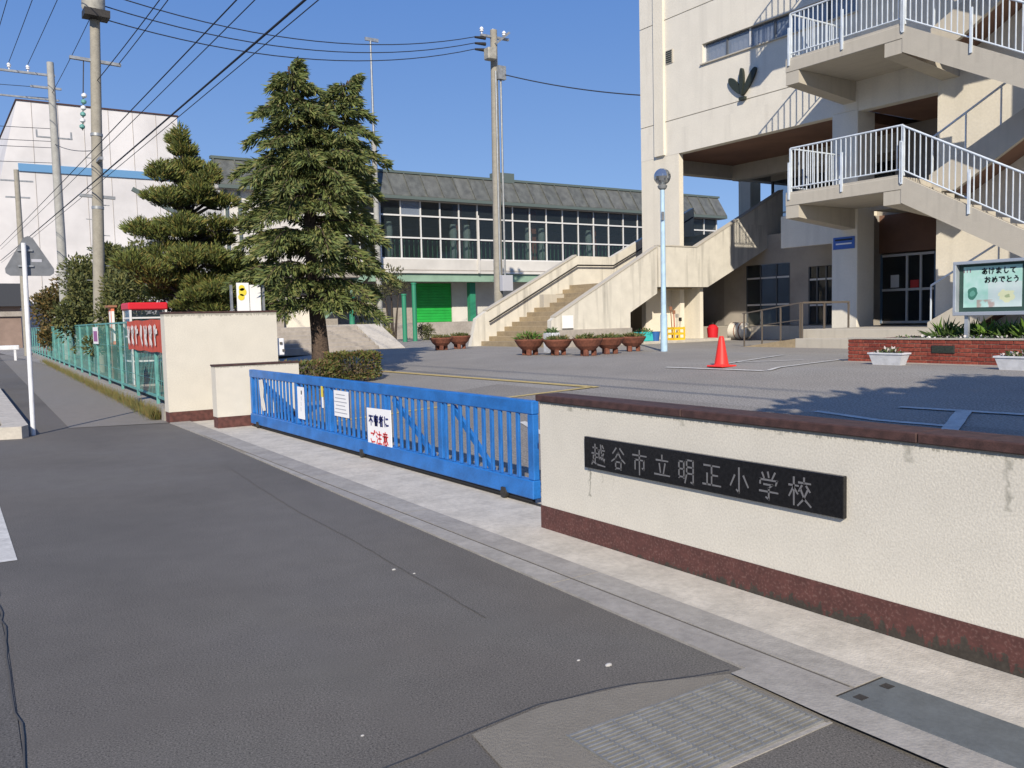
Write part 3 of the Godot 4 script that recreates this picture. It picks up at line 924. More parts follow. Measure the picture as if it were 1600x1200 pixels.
	# phone booth with red roof
	var pb := thing("phone_booth", "glass booth with red roof and green panels behind the fence", "phone booth", Vector3(4.02, 0.26, -20.0))
	pb.scale = Vector3.ONE * 0.86
	bx("roof", Vector3(-0.46, 1.86, -0.46), Vector3(0.46, 2.04, 0.46), MAT.booth_red, pb, 0.03)
	bx("floor", Vector3(-0.42, -0.02, -0.42), Vector3(0.42, 0.05, 0.42), MAT.gutter, pb)
	for sx in [-1, 1]:
		for sz in [-1, 1]:
			bx("corner_post", Vector3(sx * 0.41 - 0.025, 0.05, sz * 0.41 - 0.025), Vector3(sx * 0.41 + 0.025, 1.86, sz * 0.41 + 0.025), MAT.aluminium, pb)
	for h in [0.6, 1.2, 1.65]:
		bx("cross_rail", Vector3(-0.385, h, 0.395), Vector3(0.385, h + 0.04, 0.425), MAT.aluminium, pb)
		bx("cross_rail", Vector3(-0.425, h, -0.385), Vector3(-0.395, h + 0.04, 0.385), MAT.aluminium, pb)
	bx("pane", Vector3(-0.385, 0.05, 0.405), Vector3(0.385, 1.86, 0.411), MAT.glass, pb)
	bx("pane", Vector3(-0.411, 0.05, -0.385), Vector3(-0.405, 1.86, 0.385), MAT.glass, pb)
	bx("telephone", Vector3(-0.05, 1.0, -0.38), Vector3(0.36, 1.75, -0.1), MAT.booth_green, pb, 0.02)
	# kerb on the left and the warning sign seen from behind
	var kq := Buf.new()
	kq.prism([Vector3(0.82, -0.05, -13.95), Vector3(1.10, -0.05, -13.86), Vector3(1.20, -0.05, -14.05), Vector3(1.56, -0.05, -26), Vector3(1.30, -0.05, -26), Vector3(0.90, -0.05, -14.3)], Vector3(0, 0.22, 0))
	struct("kerb", kq.mesh(), MAT.concrete)
	struct("verge", flat([Vector2(0.9, -14.2), Vector2(1.35, -26), Vector2(-9, -26), Vector2(-9, -14.2)], 0.12), MAT.earth)
	var sg := thing("road_sign", "triangular road sign seen from its grey back on a white post", "road sign", Vector3(1.27, 0, -14.2))
	part("post", tubemesh([Vector3(0, -0.02, 0), Vector3(0.03, 2.72, 0)], [0.032], 12), MAT.white_paint, sg)
	var tp := []
	var R := 0.365
	for k in 3:
		var ca := PI / 2 + k * TAU / 3
		for j in [-1, 0, 1]:
			var aa: float = ca + j * 0.9
			tp.append(Vector3(cos(ca) * (R - 0.09) + cos(aa) * 0.075, sin(ca) * (R - 0.09) + sin(aa) * 0.075, 0))
	part("plate", prismmesh(tp, Vector3(0, 0, -0.004)), MAT.sign_back, sg, Vector3(0.095, 2.475, -0.055))
	for h in [2.40, 2.62]:
		bx("bracket", Vector3(-0.05, h - 0.012, -0.055), Vector3(0.14, h + 0.012, -0.03), MAT.galvanised, sg)
	bx("sticker", Vector3(0.12, 2.46, -0.0545), Vector3(0.25, 2.50, -0.053), MAT.paper_grey, sg)
	# white pipe barrier further off
	var br := thing("pipe_barrier", "white pipe barrier far down the street behind road sign", "barrier", Vector3(3.6, 0, -50))
	bx("bar", Vector3(-2.2, 0.52, -0.06), Vector3(0.5, 0.76, 0.06), MAT.white_paint, br, 0.03)
	for x in [-2.0, -0.6, 0.3]:
		bx("leg", Vector3(x - 0.05, -0.02, -0.05), Vector3(x + 0.05, 0.52, 0.05), MAT.white_paint, br)
	# far house and bank at the street end
	var fh := thing("far_house", "distant brown building with dark roof at the end of street", "building", Vector3(3.5, 0, -85))
	bx("wall", Vector3(-9, -0.05, -4), Vector3(3.4, 3.4, 4), mk("far_brown", Color(0.30, 0.22, 0.18), 0.9, TEX.soft, 0.2), fh)
	bx("roof", Vector3(-9.6, 3.4, -4.6), Vector3(3.9, 5.2, 4.6), mk("far_roof", Color(0.04, 0.045, 0.055), 0.7), fh)
	bx("sill_band", Vector3(-9.1, 2.6, 4.0), Vector3(3.5, 3.0, 4.2), MAT.hall_grey, fh)
	# white factory building
	var wb := thing("white_building", "huge white windowless building with blue band behind the trees", "building", Vector3(0, 0, 0))
	part("front_wall", prismmesh([Vector3(3.2, -0.05, -90), Vector3(22, -0.05, -90), Vector3(22, 21.7, -90), Vector3(8.4, 21.7, -90)], Vector3(0, 0, -30)), MAT.white_cladding, wb)
	bx("blue_band", Vector3(8.2, 15.55, -89.99), Vector3(22.1, 16.22, -89.85), MAT.band_blue, wb)
	bx("coping", Vector3(8.3, 21.7, -120), Vector3(22.1, 21.82, -89.9), MAT.brown_cap, wb)
	for k in 6:
		bx("panel_joint", Vector3(9.5 + k * 2.1, 0, -89.999), Vector3(9.53 + k * 2.1, 21.7, -89.97), MAT.hall_grey, wb)
	var wx := thing("white_annex", "lower white block with dark sloping eave beside huge white building", "building", Vector3.ZERO)
	bx("wall", Vector3(15.5, -0.05, -80), Vector3(24, 9.5, -70), MAT.white_cladding, wx)
	beam("eave", Vector3(13.6, 11.6, -69.6), Vector3(18.6, 8.9, -69.6), 0.25, 0.3, MAT.roof_trim, wx)
	bx("coping", Vector3(15.4, 9.5, -80.1), Vector3(24.1, 9.7, -69.9), MAT.hall_grey, wx)

func arm(p: Node, y: float, dx: float, dz: float, w: float) -> void:
	bx("cross_arm", Vector3(-dx * 0.5 if dx > 0.2 else -0.05, y - 0.04, -dz * 0.5 if dz > 0.2 else -0.05), Vector3(dx * 0.5 if dx > 0.2 else 0.05, y + 0.04, dz * 0.5 if dz > 0.2 else 0.05), MAT.galvanised, p)

func insulator(p: Node, at: Vector3) -> void:
	var q := Buf.new()
	q.lathe(Vector3.ZERO, [Vector2(0.025, 0), Vector2(0.025, 0.08), Vector2(0.075, 0.10), Vector2(0.06, 0.15), Vector2(0.085, 0.17), Vector2(0.06, 0.23), Vector2(0.03, 0.26), Vector2(0.001, 0.27)], 10)
	part("insulator", q.mesh(), MAT.porcelain, p, at)

func wire(label: String, a: Vector3, b: Vector3, drop: float, r: float) -> void:
	tag(part("overhead_wire", tubemesh(sag(a, b, drop), [r], 6), MAT.cable, self), label, "wire", "overhead wires")

func build_poles() -> void:
	var p := thing("utility_pole", "thick weathered concrete utility pole with transformer at the picture's top left", "utility pole", Vector3(4.17, 0.2, -27))
	p.rotation.z = -0.0386
	part("pole", tubemesh([Vector3(0, 0, 0), Vector3(0.0, 12.6, 0)], [0.165, 0.12], 14), MAT.pole_concrete, p)
	for h in [6.6, 4.6]:
		part("band", tubemesh([Vector3(0.0, h, 0), Vector3(0.0, h + 0.08, 0)], [0.16], 14), MAT.galvanised, p)
	part("transformer", tubemesh([Vector3(-0.05, 9.95, 0.12), Vector3(-0.05, 10.03, 0.12), Vector3(-0.05, 11.1, 0.12), Vector3(-0.05, 11.2, 0.12)], [0.26, 0.30, 0.30, 0.25], 16), MAT.trafo, p)
	bx("bracket", Vector3(-0.32, 9.75, -0.05), Vector3(0.32, 9.94, 0.45), MAT.iron, p)
	arm(p, 8.65, 1.3, 0, 0)
	arm(p, 5.9, 0, 1.4, 0)
	arm(p, 4.95, 0.9, 0, 0)
	for k in 6:
		var q := Buf.new()
		q.lathe(Vector3.ZERO, [Vector2(0.02, 0), Vector2(0.07, 0.04), Vector2(0.07, 0.1), Vector2(0.02, 0.14)], 8)
		part("insulator_string", q.mesh(), MAT.porcelain if k % 2 else MAT.fence_teal, p, Vector3(-0.36 + 0.012 * k, 6.75 + k * 0.17, 0.0))
	part("string_rod", tubemesh([Vector3(-0.35, 6.72, 0), Vector3(-0.30, 8.65, 0)], [0.015], 6), MAT.iron, p)
	for k in 10:
		bx("step_bolt", Vector3(-0.3 if k % 2 else 0.12, 2.2 + k * 0.42, -0.01), Vector3(-0.12 if k % 2 else 0.3, 2.22 + k * 0.42, 0.01), MAT.galvanised, p)
	p = thing("utility_pole", "slimmer grey utility pole with a side arm of three insulators", "utility pole", Vector3(4.75, 0.2, -40))
	part("pole", tubemesh([Vector3(0.25, 0, 0), Vector3(0.25, 11.9, 0)], [0.20, 0.13], 14), MAT.pole_grey, p)
	bx("cross_arm", Vector3(-1.9, 11.35, -0.05), Vector3(0.4, 11.43, 0.05), MAT.galvanised, p)
	for x in [-1.85, -1.2, -0.55]:
		insulator(p, Vector3(x, 11.43, 0))
	bx("cross_arm", Vector3(-1.6, 10.4, -0.04), Vector3(0.5, 10.46, 0.04), MAT.galvanised, p)
	bx("cross_arm", Vector3(-0.4, 8.92, -0.04), Vector3(0.9, 8.97, 0.04), MAT.galvanised, p)
	for x in [-0.38, 0.86]:
		bx("hook", Vector3(x - 0.03, 8.97, -0.03), Vector3(x + 0.03, 9.22, 0.03), MAT.galvanised, p)
	bx("cross_arm", Vector3(-0.5, 10.85, -0.05), Vector3(0.6, 10.93, 0.05), MAT.galvanised, p)
	p = thing("utility_pole", "thin greenish pole far down the street behind the triangular sign", "utility pole", Vector3(5.0, 0, -56))
	part("pole", tubemesh([Vector3(0, 0, 0), Vector3(0, 10.3, 0)], [0.19, 0.13], 12), MAT.pole_concrete, p)
	arm(p, 9.7, 1.6, 0, 0)
	arm(p, 8.8, 1.2, 0, 0)
	p = thing("utility_pole", "tall utility pole standing in front of the gymnasium windows", "utility pole", Vector3(18.6, 0.6, -28.6))
	part("pole", tubemesh([Vector3(0, -0.1, 0), Vector3(0.08, 11.75, 0)], [0.185, 0.13], 14), MAT.pole_concrete, p)
	for dx in [0.20, -0.02]:
		part("conduit", tubemesh([Vector3(dx, 2.0, 0.2), Vector3(dx + 0.05, 10.2, 0.16)], [0.04], 8), MAT.galvanised, p)
	bx("junction_box", Vector3(-0.05, 1.95, 0.2), Vector3(0.42, 2.55, 0.42), MAT.paper_grey, p, 0.01)
	bx("cross_arm", Vector3(-0.5, 11.45, -0.05), Vector3(0.75, 11.53, 0.05), MAT.galvanised, p)
	beam("cross_arm", Vector3(0.05, 11.2, 0.15), Vector3(0.7, 11.72, 0.15), 0.06, 0.08, MAT.galvanised, p)
	bx("switch_box", Vector3(-0.42, 10.55, 0.05), Vector3(-0.05, 10.98, 0.4), MAT.trafo, p, 0.03)
	for k in 3:
		insulator(p, Vector3(-0.45 + 0.5 * k, 11.53, 0))
	for k in 3:
		part("strain_insulator", tubemesh([Vector3(-0.3, 11.4 - k * 0.22, 0.0), Vector3(-0.75, 11.37 - k * 0.22, 0.0)], [0.07, 0.04], 8), MAT.iron, p)
	bx("cable_clamp", Vector3(0.08, 9.9, 0.1), Vector3(0.42, 10.4, 0.28), MAT.galvanised, p)
	p = thing("mast", "slim pale mast rising behind the big cedar", "mast", Vector3(18.6, 0.6, -39.15))
	part("lower_tube", tubemesh([Vector3(0, -0.1, 0), Vector3(0, 9.7, 0)], [0.145, 0.125], 12), MAT.pole_grey, p)
	part("upper_tube", tubemesh([Vector3(0, 9.65, 0), Vector3(0, 14.2, 0)], [0.062, 0.045], 10), MAT.galvanised, p)
	bx("head", Vector3(-0.28, 14.15, -0.04), Vector3(0.4, 14.3, 0.04), MAT.galvanised, p)
	# wires along the street, overhead towards the camera
	wire("heavy cable along the street crossing the white building's right corner", Vector3(4.1, 5.45, -58), Vector3(4.1, 5.45, 14), 0.08, 0.016)
	wire("second strand lashed just under the heavy street cable", Vector3(4.13, 5.33, -58), Vector3(4.13, 5.36, 14), 0.08, 0.007)
	wire("cable along the street just right of the thick pole", Vector3(4.08, 6.22, -58), Vector3(4.08, 6.22, 14), 0.07, 0.011)
	wire("twisted cable along the street between the two thick cables", Vector3(4.15, 6.08, -58), Vector3(4.15, 6.08, 14), 0.10, 0.008)
	var x := 2.9
	for k in 3:
		wire(["leftmost thin wire from the side arm insulators", "middle thin wire from the side arm insulators", "right thin wire from the side arm insulators"][k], Vector3(2.9 + k * 0.65, 11.9, -40), Vector3(2.95 + k * 0.65, 12.0, 8), 0.35, 0.012)
	wire("thin wire passing left of the insulator string", Vector3(5.0, 10.9, -40), Vector3(4.3, 11.2, -6), 0.4, 0.011)
	wire("upper of two thin wires leaving the thick pole", Vector3(5.1, 8.85, -27), Vector3(4.9, 9.0, -4), 0.2, 0.012)
	wire("lower of two thin wires leaving the thick pole", Vector3(4.5, 8.3, -27), Vector3(4.7, 8.7, -4), 0.2, 0.012)
	# three wires from the thick pole to the yard pole
	for k in 3:
		wire(["top wire from thick pole to yard pole", "middle wire from thick pole to yard pole", "bottom wire from thick pole to yard pole"][k], Vector3(4.7, 10.75 - k * 0.36, -27), Vector3(17.85, 11.98 - k * 0.22, -28.6), 0.75, 0.016)
	wire("dark drop wire from yard pole to school facade", Vector3(18.9, 10.75, -28.5), Vector3(21.45, 9.15, -23.45), 0.12, 0.022)
	for k in 6:
		var h: float = [11.1, 10.7, 9.5, 9.0, 8.75, 8.15][k]
		wire(["first", "second", "third", "fourth", "fifth", "lowest"][k] + " level wire from slim grey pole to the left edge", Vector3(5.0, h, -40), Vector3(-22, h + 0.1, -41), 0.25, 0.012)
	wire("thin wire sloping over the white building behind slim pole", Vector3(5.0, 8.9, -40), Vector3(4.3, 6.4, -27), 0.1, 0.012)

# ------------------------------------------------------------------ school building (facade plane x = 21.4)
const FX := 21.4
func build_school() -> void:
	var t := thing("school_building", "cream concrete school block with overhanging upper floors and strip window", "building", Vector3.ZERO)
	var zl := -23.5
	var zr := -2.0
	var back := 33.0
	# upper storeys: bands of rendered wall with recessed joints
	var th := 0.3
	bx("wall_band", Vector3(FX, 6.86, zl), Vector3(FX + th, 7.985, -12.63), MAT.facade, t)
	bx("wall_band", Vector3(FX, 8.015, zl), Vector3(FX + th, 9.50, -12.63), MAT.facade, t)
	bx("wall_band", Vector3(FX, 9.50, zl), Vector3(FX + th, 10.12, -20.56), MAT.facade, t)
	bx("wall_band", Vector3(FX, 9.50, -14.9), Vector3(FX + th, 10.12, -12.63), MAT.facade, t)
	bx("wall_band", Vector3(FX, 10.12, zl), Vector3(FX + th, 11.335, -12.63), MAT.facade, t)
	bx("wall_band", Vector3(FX, 11.365, zl), Vector3(FX + th, 15.2, -12.63), MAT.facade, t)
	bx("joint_backing", Vector3(FX + 0.02, 6.9, zl + 0.02), Vector3(FX + 0.05, 15.1, -20.6), MAT.slab_concrete, t)
	bx("joint_backing", Vector3(FX + 0.02, 7.9, -20.6), Vector3(FX + 0.05, 8.1, -12.7), MAT.slab_concrete, t)
	bx("joint_backing", Vector3(FX + 0.02, 11.3, -20.6), Vector3(FX + 0.05, 11.4, -12.7), MAT.slab_concrete, t)
	bx("corner_strip", Vector3(FX - 0.09, 6.9, -22.74), Vector3(FX, 15.2, -22.28), MAT.facade_b, t)
	bx("end_wall", Vector3(FX + th, 6.86, zl), Vector3(back, 15.2, zl + 0.3), MAT.facade, t)
	bx("right_wall", Vector3(FX, 0.5, -12.63), Vector3(FX + th, 15.2, zr), MAT.facade_b, t)
	bx("roof_slab", Vector3(FX, 15.2, zl), Vector3(back, 15.6, zr), MAT.facade, t)
	bx("rear_wall", Vector3(back, 0.5, -20.5), Vector3(back + 0.3, 15.2, zr), MAT.interior_light, t)
	bx("right_end_wall", Vector3(FX + th, 0.5, zr - 0.3), Vector3(back, 15.2, zr), MAT.facade, t)
	# soffit over the open second floor and its beams
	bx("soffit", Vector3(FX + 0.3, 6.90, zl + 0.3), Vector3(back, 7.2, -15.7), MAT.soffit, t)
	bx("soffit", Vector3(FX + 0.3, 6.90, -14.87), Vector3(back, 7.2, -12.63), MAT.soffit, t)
	bx("soffit_beam", Vector3(FX + 0.3, 6.45, zl + 0.35), Vector3(back, 6.90, zl + 0.75), MAT.slab_concrete, t)
	bx("soffit_beam", Vector3(25.2, 6.35, zl + 0.75), Vector3(25.6, 6.90, -15.7), MAT.slab_concrete, t)
	# strip window: recess, frames, panes with pale curtains behind
	bx("window_sill", Vector3(FX - 0.06, 9.46, -20.62), Vector3(FX + 0.2, 9.50, -14.9), MAT.slab_concrete, t)
	bx("window_backing", Vector3(FX + 0.32, 9.3, -20.8), Vector3(FX + 0.4, 10.3, -14.8), MAT.interior, t)
	for k in 7:
		var z := -20.54 + k * 0.93
		if k < 6:
			var w := bx("window", Vector3(FX + 0.13, 9.52, z + 0.03), Vector3(FX + 0.136, 10.10, z + 0.90), MAT.glass_frosted, t)
			part("frame", boxmesh(Vector3(0.05, 0.035, 0.87)), MAT.frame_dark, w, Vector3(0, -0.275, 0))
			part("frame", boxmesh(Vector3(0.05, 0.035, 0.87)), MAT.frame_dark, w, Vector3(0, 0.275, 0))
			var cq := Buf.new()
			for j in 12:
				var za := -0.40 + j * 0.066
				var d0 := 0.03 * sin(j * 2.1)
				var d1 := 0.03 * sin((j + 1) * 2.1)
				cq.quad(Vector3(0.10 + d0, -0.27, za), Vector3(0.10 + d1, -0.27, za + 0.066), Vector3(0.10 + d1, 0.18, za + 0.066), Vector3(0.10 + d0, 0.18, za), Vector3(-1, 0, 0))
			part("curtain", cq.mesh(), MAT.paper_grey, w)
		bx("mullion", Vector3(FX + 0.10, 9.50, z - 0.03), Vector3(FX + 0.17, 10.12, z + 0.03), MAT.aluminium if k % 2 == 0 else MAT.frame_dark, t)
	# vent grille
	var vg := bx("vent", Vector3(FX - 0.03, 9.88, -22.2), Vector3(FX - 0.002, 10.32, -21.88), MAT.slab_concrete, t)
	for k in 6:
		part("slat", boxmesh(Vector3(0.03, 0.03, 0.26)), MAT.bronze, vg, Vector3(-0.02, -0.17 + k * 0.068, 0))
	# thin corner pier down to the ground
	bx("corner_pier", Vector3(FX + 0.005, 0.5, zl), Vector3(FX + 0.2, 6.86, -21.66), MAT.facade_b, t)
	# pier carrying the stair landings
	bx("pier", Vector3(FX - 0.02, 0.95, -15.68), Vector3(FX + 0.75, 6.9, -14.87), MAT.facade, t, 0.015)
	bx("pier", Vector3(FX - 0.02, 6.9, -15.68), Vector3(FX + 0.28, 7.4, -14.87), MAT.facade, t, 0.015)
	bx("back_column", Vector3(27.6, 0.5, -24.6), Vector3(28.2, 6.9, -24.0), MAT.slab_concrete, t)
	bx("back_column", Vector3(25.1, 0.5, -23.1), Vector3(25.7, 4.1, -22.0), MAT.slab_concrete, t)
	# second floor deck and its edge beam
	bx("floor_deck", Vector3(23.5, 4.22, -19.0), Vector3(26.4, 4.55, -12.7), MAT.slab_concrete, t)
	bx("floor_deck", Vector3(26.4, 4.22, -17.4), Vector3(back, 4.55, zr - 0.3), MAT.slab_concrete, t)
	bx("floor_deck", Vector3(26.41, 4.22, -25.4), Vector3(back, 4.55, -17.4), MAT.slab_concrete, t)
	bx("edge_beam", Vector3(23.3, 3.55, -19.0), Vector3(23.5, 4.56, -15.7), MAT.facade, t)
	bx("floor_deck", Vector3(FX + 0.6, 4.22, -14.87), Vector3(23.5, 4.55, -12.7), MAT.slab_concrete, t)
	# second floor glazed wall behind the deck
	for k in 5:
		var z := -22.4 + k * 1.35
		var w := bx("window", Vector3(27.0, 4.6, z + 0.03), Vector3(27.01, 6.4, z + 1.32), MAT.glass, t)
		part("frame", boxmesh(Vector3(0.06, 0.06, 1.29)), MAT.aluminium, w, Vector3(0, -0.3, 0))
		bx("mullion", Vector3(26.95, 4.55, z - 0.03), Vector3(27.05, 6.9, z + 0.03), MAT.frame_dark, t)
	bx("glazing_backing", Vector3(27.9, 4.55, -22.4), Vector3(28.0, 6.9, -15.7), MAT.interior, t)
	bx("lintel", Vector3(26.9, 6.4, -22.4), Vector3(27.1, 6.9, -15.7), MAT.slab_concrete, t)
	# recess behind the stair landings
	bx("recess_wall", Vector3(24.4, 4.55, -15.7), Vector3(24.6, 6.9, -12.4), MAT.interior, t)
	bx("recess_wall", Vector3(23.6, 7.2, -15.7), Vector3(23.8, 15.2, -12.4), MAT.interior, t)
	bx("recess_side", Vector3(FX + 0.3, 4.55, -12.62), Vector3(24.4, 15.2, -12.4), MAT.facade_b, t)
	bx("recess_side", Vector3(FX + 0.76, 1.0, -12.62), Vector3(24.4, 4.2, -12.4), MAT.facade_b, t)
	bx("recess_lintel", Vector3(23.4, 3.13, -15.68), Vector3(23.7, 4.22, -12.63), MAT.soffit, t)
	# first floor entrance: door with blue frame in the recess
	var d := bx("entrance_door", Vector3(23.50, 1.10, -15.54), Vector3(23.51, 3.08, -13.85), MAT.glass, t)
	for z in [-0.845, -0.02, 0.40, 0.845]:
		part("stile", boxmesh(Vector3(0.06, 1.98, 0.06 if absf(z) < 0.8 else 0.09)), MAT.aluminium if absf(z) < 0.8 else MAT.frame_blue, d, Vector3(-0.01, 0, z))
	for y in [-0.96, -0.03, 0.96]:
		part("rail", boxmesh(Vector3(0.05, 0.07, 1.69)), MAT.aluminium, d, Vector3(-0.005, y, 0))
	part("notice", boxmesh(Vector3(0.004, 0.36, 0.26)), MAT.paper, d, Vector3(-0.02, 0.22, -0.40))
	part("red_poster", boxmesh(Vector3(0.004, 0.22, 0.25)), MAT.print_red, d, Vector3(-0.02, 0.12, 0.21))
	bx("side_light", Vector3(23.52, 1.10, -15.95), Vector3(23.53, 3.08, -15.60), MAT.glass_frosted, t)
	bx("entrance_backing", Vector3(26.5, 1.0, -16.4), Vector3(26.6, 4.2, -12.6), MAT.interior, t)
	# first floor hall under the deck: dark doors
	bx("lobby_wall", Vector3(25.0, 1.05, -23.0), Vector3(25.12, 4.22, -21.95), MAT.interior_light, t)
	bx("lobby_wall", Vector3(25.0, 1.05, -20.0), Vector3(25.12, 4.22, -19.25), MAT.interior_light, t)
	bx("lobby_wall", Vector3(25.0, 3.2, -21.95), Vector3(25.12, 4.22, -20.0), MAT.interior_light, t)
	bx("lobby_wall", Vector3(25.0, 3.0, -19.25), Vector3(25.12, 4.22, -15.7), MAT.interior_light, t)
	bx("lobby_wall", Vector3(25.0, 1.05, -18.25), Vector3(25.12, 3.0, -15.7), MAT.interior_light, t)
	for g in [[-21.93, -20.02, 3.18], [-19.23, -18.27, 2.98]]:
		var w: float = g[1] - g[0]
		var dd := bx("lobby_door", Vector3(25.05, 1.08, g[0]), Vector3(25.06, g[2], g[1]), MAT.glass, t)
		var hh: float = g[2] - 1.08
		for u in [-0.5, -0.17, 0.2, 0.5]:
			part("stile", boxmesh(Vector3(0.05, hh, 0.05)), MAT.frame_dark, dd, Vector3(-0.02, 0, u * w))
		for y in [-0.17, 0.28]:
			part("rail", boxmesh(Vector3(0.045, 0.06, w)), MAT.aluminium, dd, Vector3(-0.02, y * hh, 0))
	bx("lobby_wall", Vector3(25.0, 0.5, -26.0), Vector3(25.12, 4.22, -23.0), MAT.interior, t)
	bx("rear_wall", Vector3(33.0, 0.5, -30.0), Vector3(33.3, 4.22, -20.5), MAT.interior_light, t)
	bx("lobby_backing", Vector3(29.0, 1.0, -23.0), Vector3(29.2, 4.22, -15.7), MAT.interior, t)
	bx("lobby_side", Vector3(FX + 0.76, 1.05, -15.7), Vector3(29.0, 4.22, -15.55), MAT.interior_light, t)
	# entrance platforms and ramp
	bx("lower_platform", Vector3(18.25, 0.4, -14.45), Vector3(19.6, 0.83, -6.0), MAT.slab_concrete, t, 0.01)
	bx("upper_platform", Vector3(18.75, 0.4, -14.6), Vector3(29.0, 1.05, -3.0), MAT.slab_concrete, t, 0.01)
	bx("upper_platform", Vector3(23.6, 0.4, -23.0), Vector3(29.0, 1.04, -14.6), MAT.slab_concrete, t, 0.01)
	part("ramp", prismmesh([Vector3(18.25, 0.58, -16.3), Vector3(18.25, 0.82, -14.455), Vector3(18.25, 0.4, -14.455), Vector3(18.25, 0.4, -16.3)], Vector3(1.5, 0, 0)), MAT.tread, t)
	# blue plate on the pier
	var bp := thing("blue_plate", "small blue name plate fixed to the pier under the stair landing", "sign", Vector3(FX - 0.03, 3.36, -15.28))
	part("plate", boxmesh(Vector3(0.02, 0.33, 0.68), 0.003), MAT.sign_blue, bp, Vector3(-0.002, 0, 0))
	part("print_line", boxmesh(Vector3(0.002, 0.04, 0.5)), MAT.paper, bp, Vector3(-0.0135, -0.02, 0))
	part("print_line", boxmesh(Vector3(0.002, 0.05, 0.55)), MAT.print_black, bp, Vector3(-0.0135, 0.09, 0))
	# ramp railing
	var rr := thing("ramp_railing", "bronze coloured handrail along the entrance ramp", "railing", Vector3.ZERO)
	var pz := [-16.15, -15.55, -14.95, -14.35]
	for z in pz:
		var gy: float = 0.6 + maxf(0.0, (z + 16.3) * 0.13)
		bx("post", Vector3(18.30, gy - 0.02, z - 0.018), Vector3(18.336, gy + 0.86, z + 0.010), MAT.rail_bronze, rr)
	beam("handrail", Vector3(18.318, 1.48, -16.2), Vector3(18.318, 1.72, -14.33), 0.035, 0.03, MAT.rail_bronze, rr)
	beam("mid_rail", Vector3(18.318, 1.1, -16.2), Vector3(18.318, 1.3, -14.33), 0.02, 0.02, MAT.rail_bronze, rr)
	for x in [18.32, 19.2, 20.2]:
		bx("post", Vector3(x, 0.8 if x < 18.7 else 1.04, -14.33), Vector3(x + 0.036, 1.72, -14.29), MAT.rail_bronze, rr)
	bx("handrail", Vector3(18.34, 1.70, -14.335), Vector3(20.24, 1.745, -14.29), MAT.rail_bronze, rr)
	# school emblem, smaller than a window pane
	var em := thing("school_emblem", "dark bronze three leaf emblem mounted on the cream facade", "emblem", Vector3(FX - 0.02, 8.12, -18.86))
	var lf := func(tilt: float, L: float, w: float) -> Array:
		var o := []
		for k in 13:
			var a := PI * k / 12.0
			o.append(Vector2(sin(a) * w * (1.0 - 0.25 * cos(a)), 0.5 * L * (1.0 - cos(a))))
		for k in range(11, 0, -1):
			var a := PI * k / 12.0
			o.append(Vector2(-sin(a) * w * (1.0 - 0.25 * cos(a)), 0.5 * L * (1.0 - cos(a))))
		var r := []
		for p in o:
			var qq: Vector2 = p.rotated(tilt)
			r.append(Vector3(0, qq.y, qq.x))
		return r
	part("leaf", prismmesh(lf.call(0.0, 0.92, 0.085), Vector3(-0.10, 0, 0)), MAT.bronze, em)
	part("leaf", prismmesh(lf.call(0.72, 0.84, 0.13), Vector3(-0.07, 0, 0)), MAT.bronze, em, Vector3(0, 0.06, -0.02))
	part("leaf", prismmesh(lf.call(-0.62, 0.98, 0.115), Vector3(-0.07, 0, 0)), MAT.bronze, em, Vector3(0, 0.02, 0.02))
	bx("holder", Vector3(-0.10, -0.14, -0.10), Vector3(0.018, -0.04, 0.14), MAT.bronze, em)
	em.scale = Vector3(1.0, 0.9, 0.9)

# ------------------------------------------------------------------ outdoor stair tower, dog-leg, plane x = 19
func railing(parent: Node, a: Vector3, b: Vector3, pitch: float, side: Vector3, posts := true) -> void:
	var q := Buf.new()
	var d := b - a
	for h in [1.12, 0.12]:
		var path := [a + UP * h, b + UP * h]
		q.tube(path, [0.024 if h > 1.0 else 0.018], 8)
	var r := part("railing", q.mesh(), MAT.rail_white, parent)
	var hor := Vector2(d.x, d.z).length()
	var n := int(hor / pitch)
	for k in n + 1:
		var p := a + d * (float(k) / n)
		var thick := (k == 0 or k == n)
		part("bar", boxmesh(Vector3(0.05, 1.12, 0.05) if thick else Vector3(0.020, 1.0, 0.020)), MAT.rail_white, r, p + UP * (0.56 if thick else 0.62))
	if posts:
		for f in [0.0, 0.5, 1.0]:
			var p: Vector3 = a + d * f + side * 0.07
			part("bracket_post", boxmesh(Vector3(0.045, 0.95, 0.05)), MAT.rail_white, r, p + UP * 0.28)

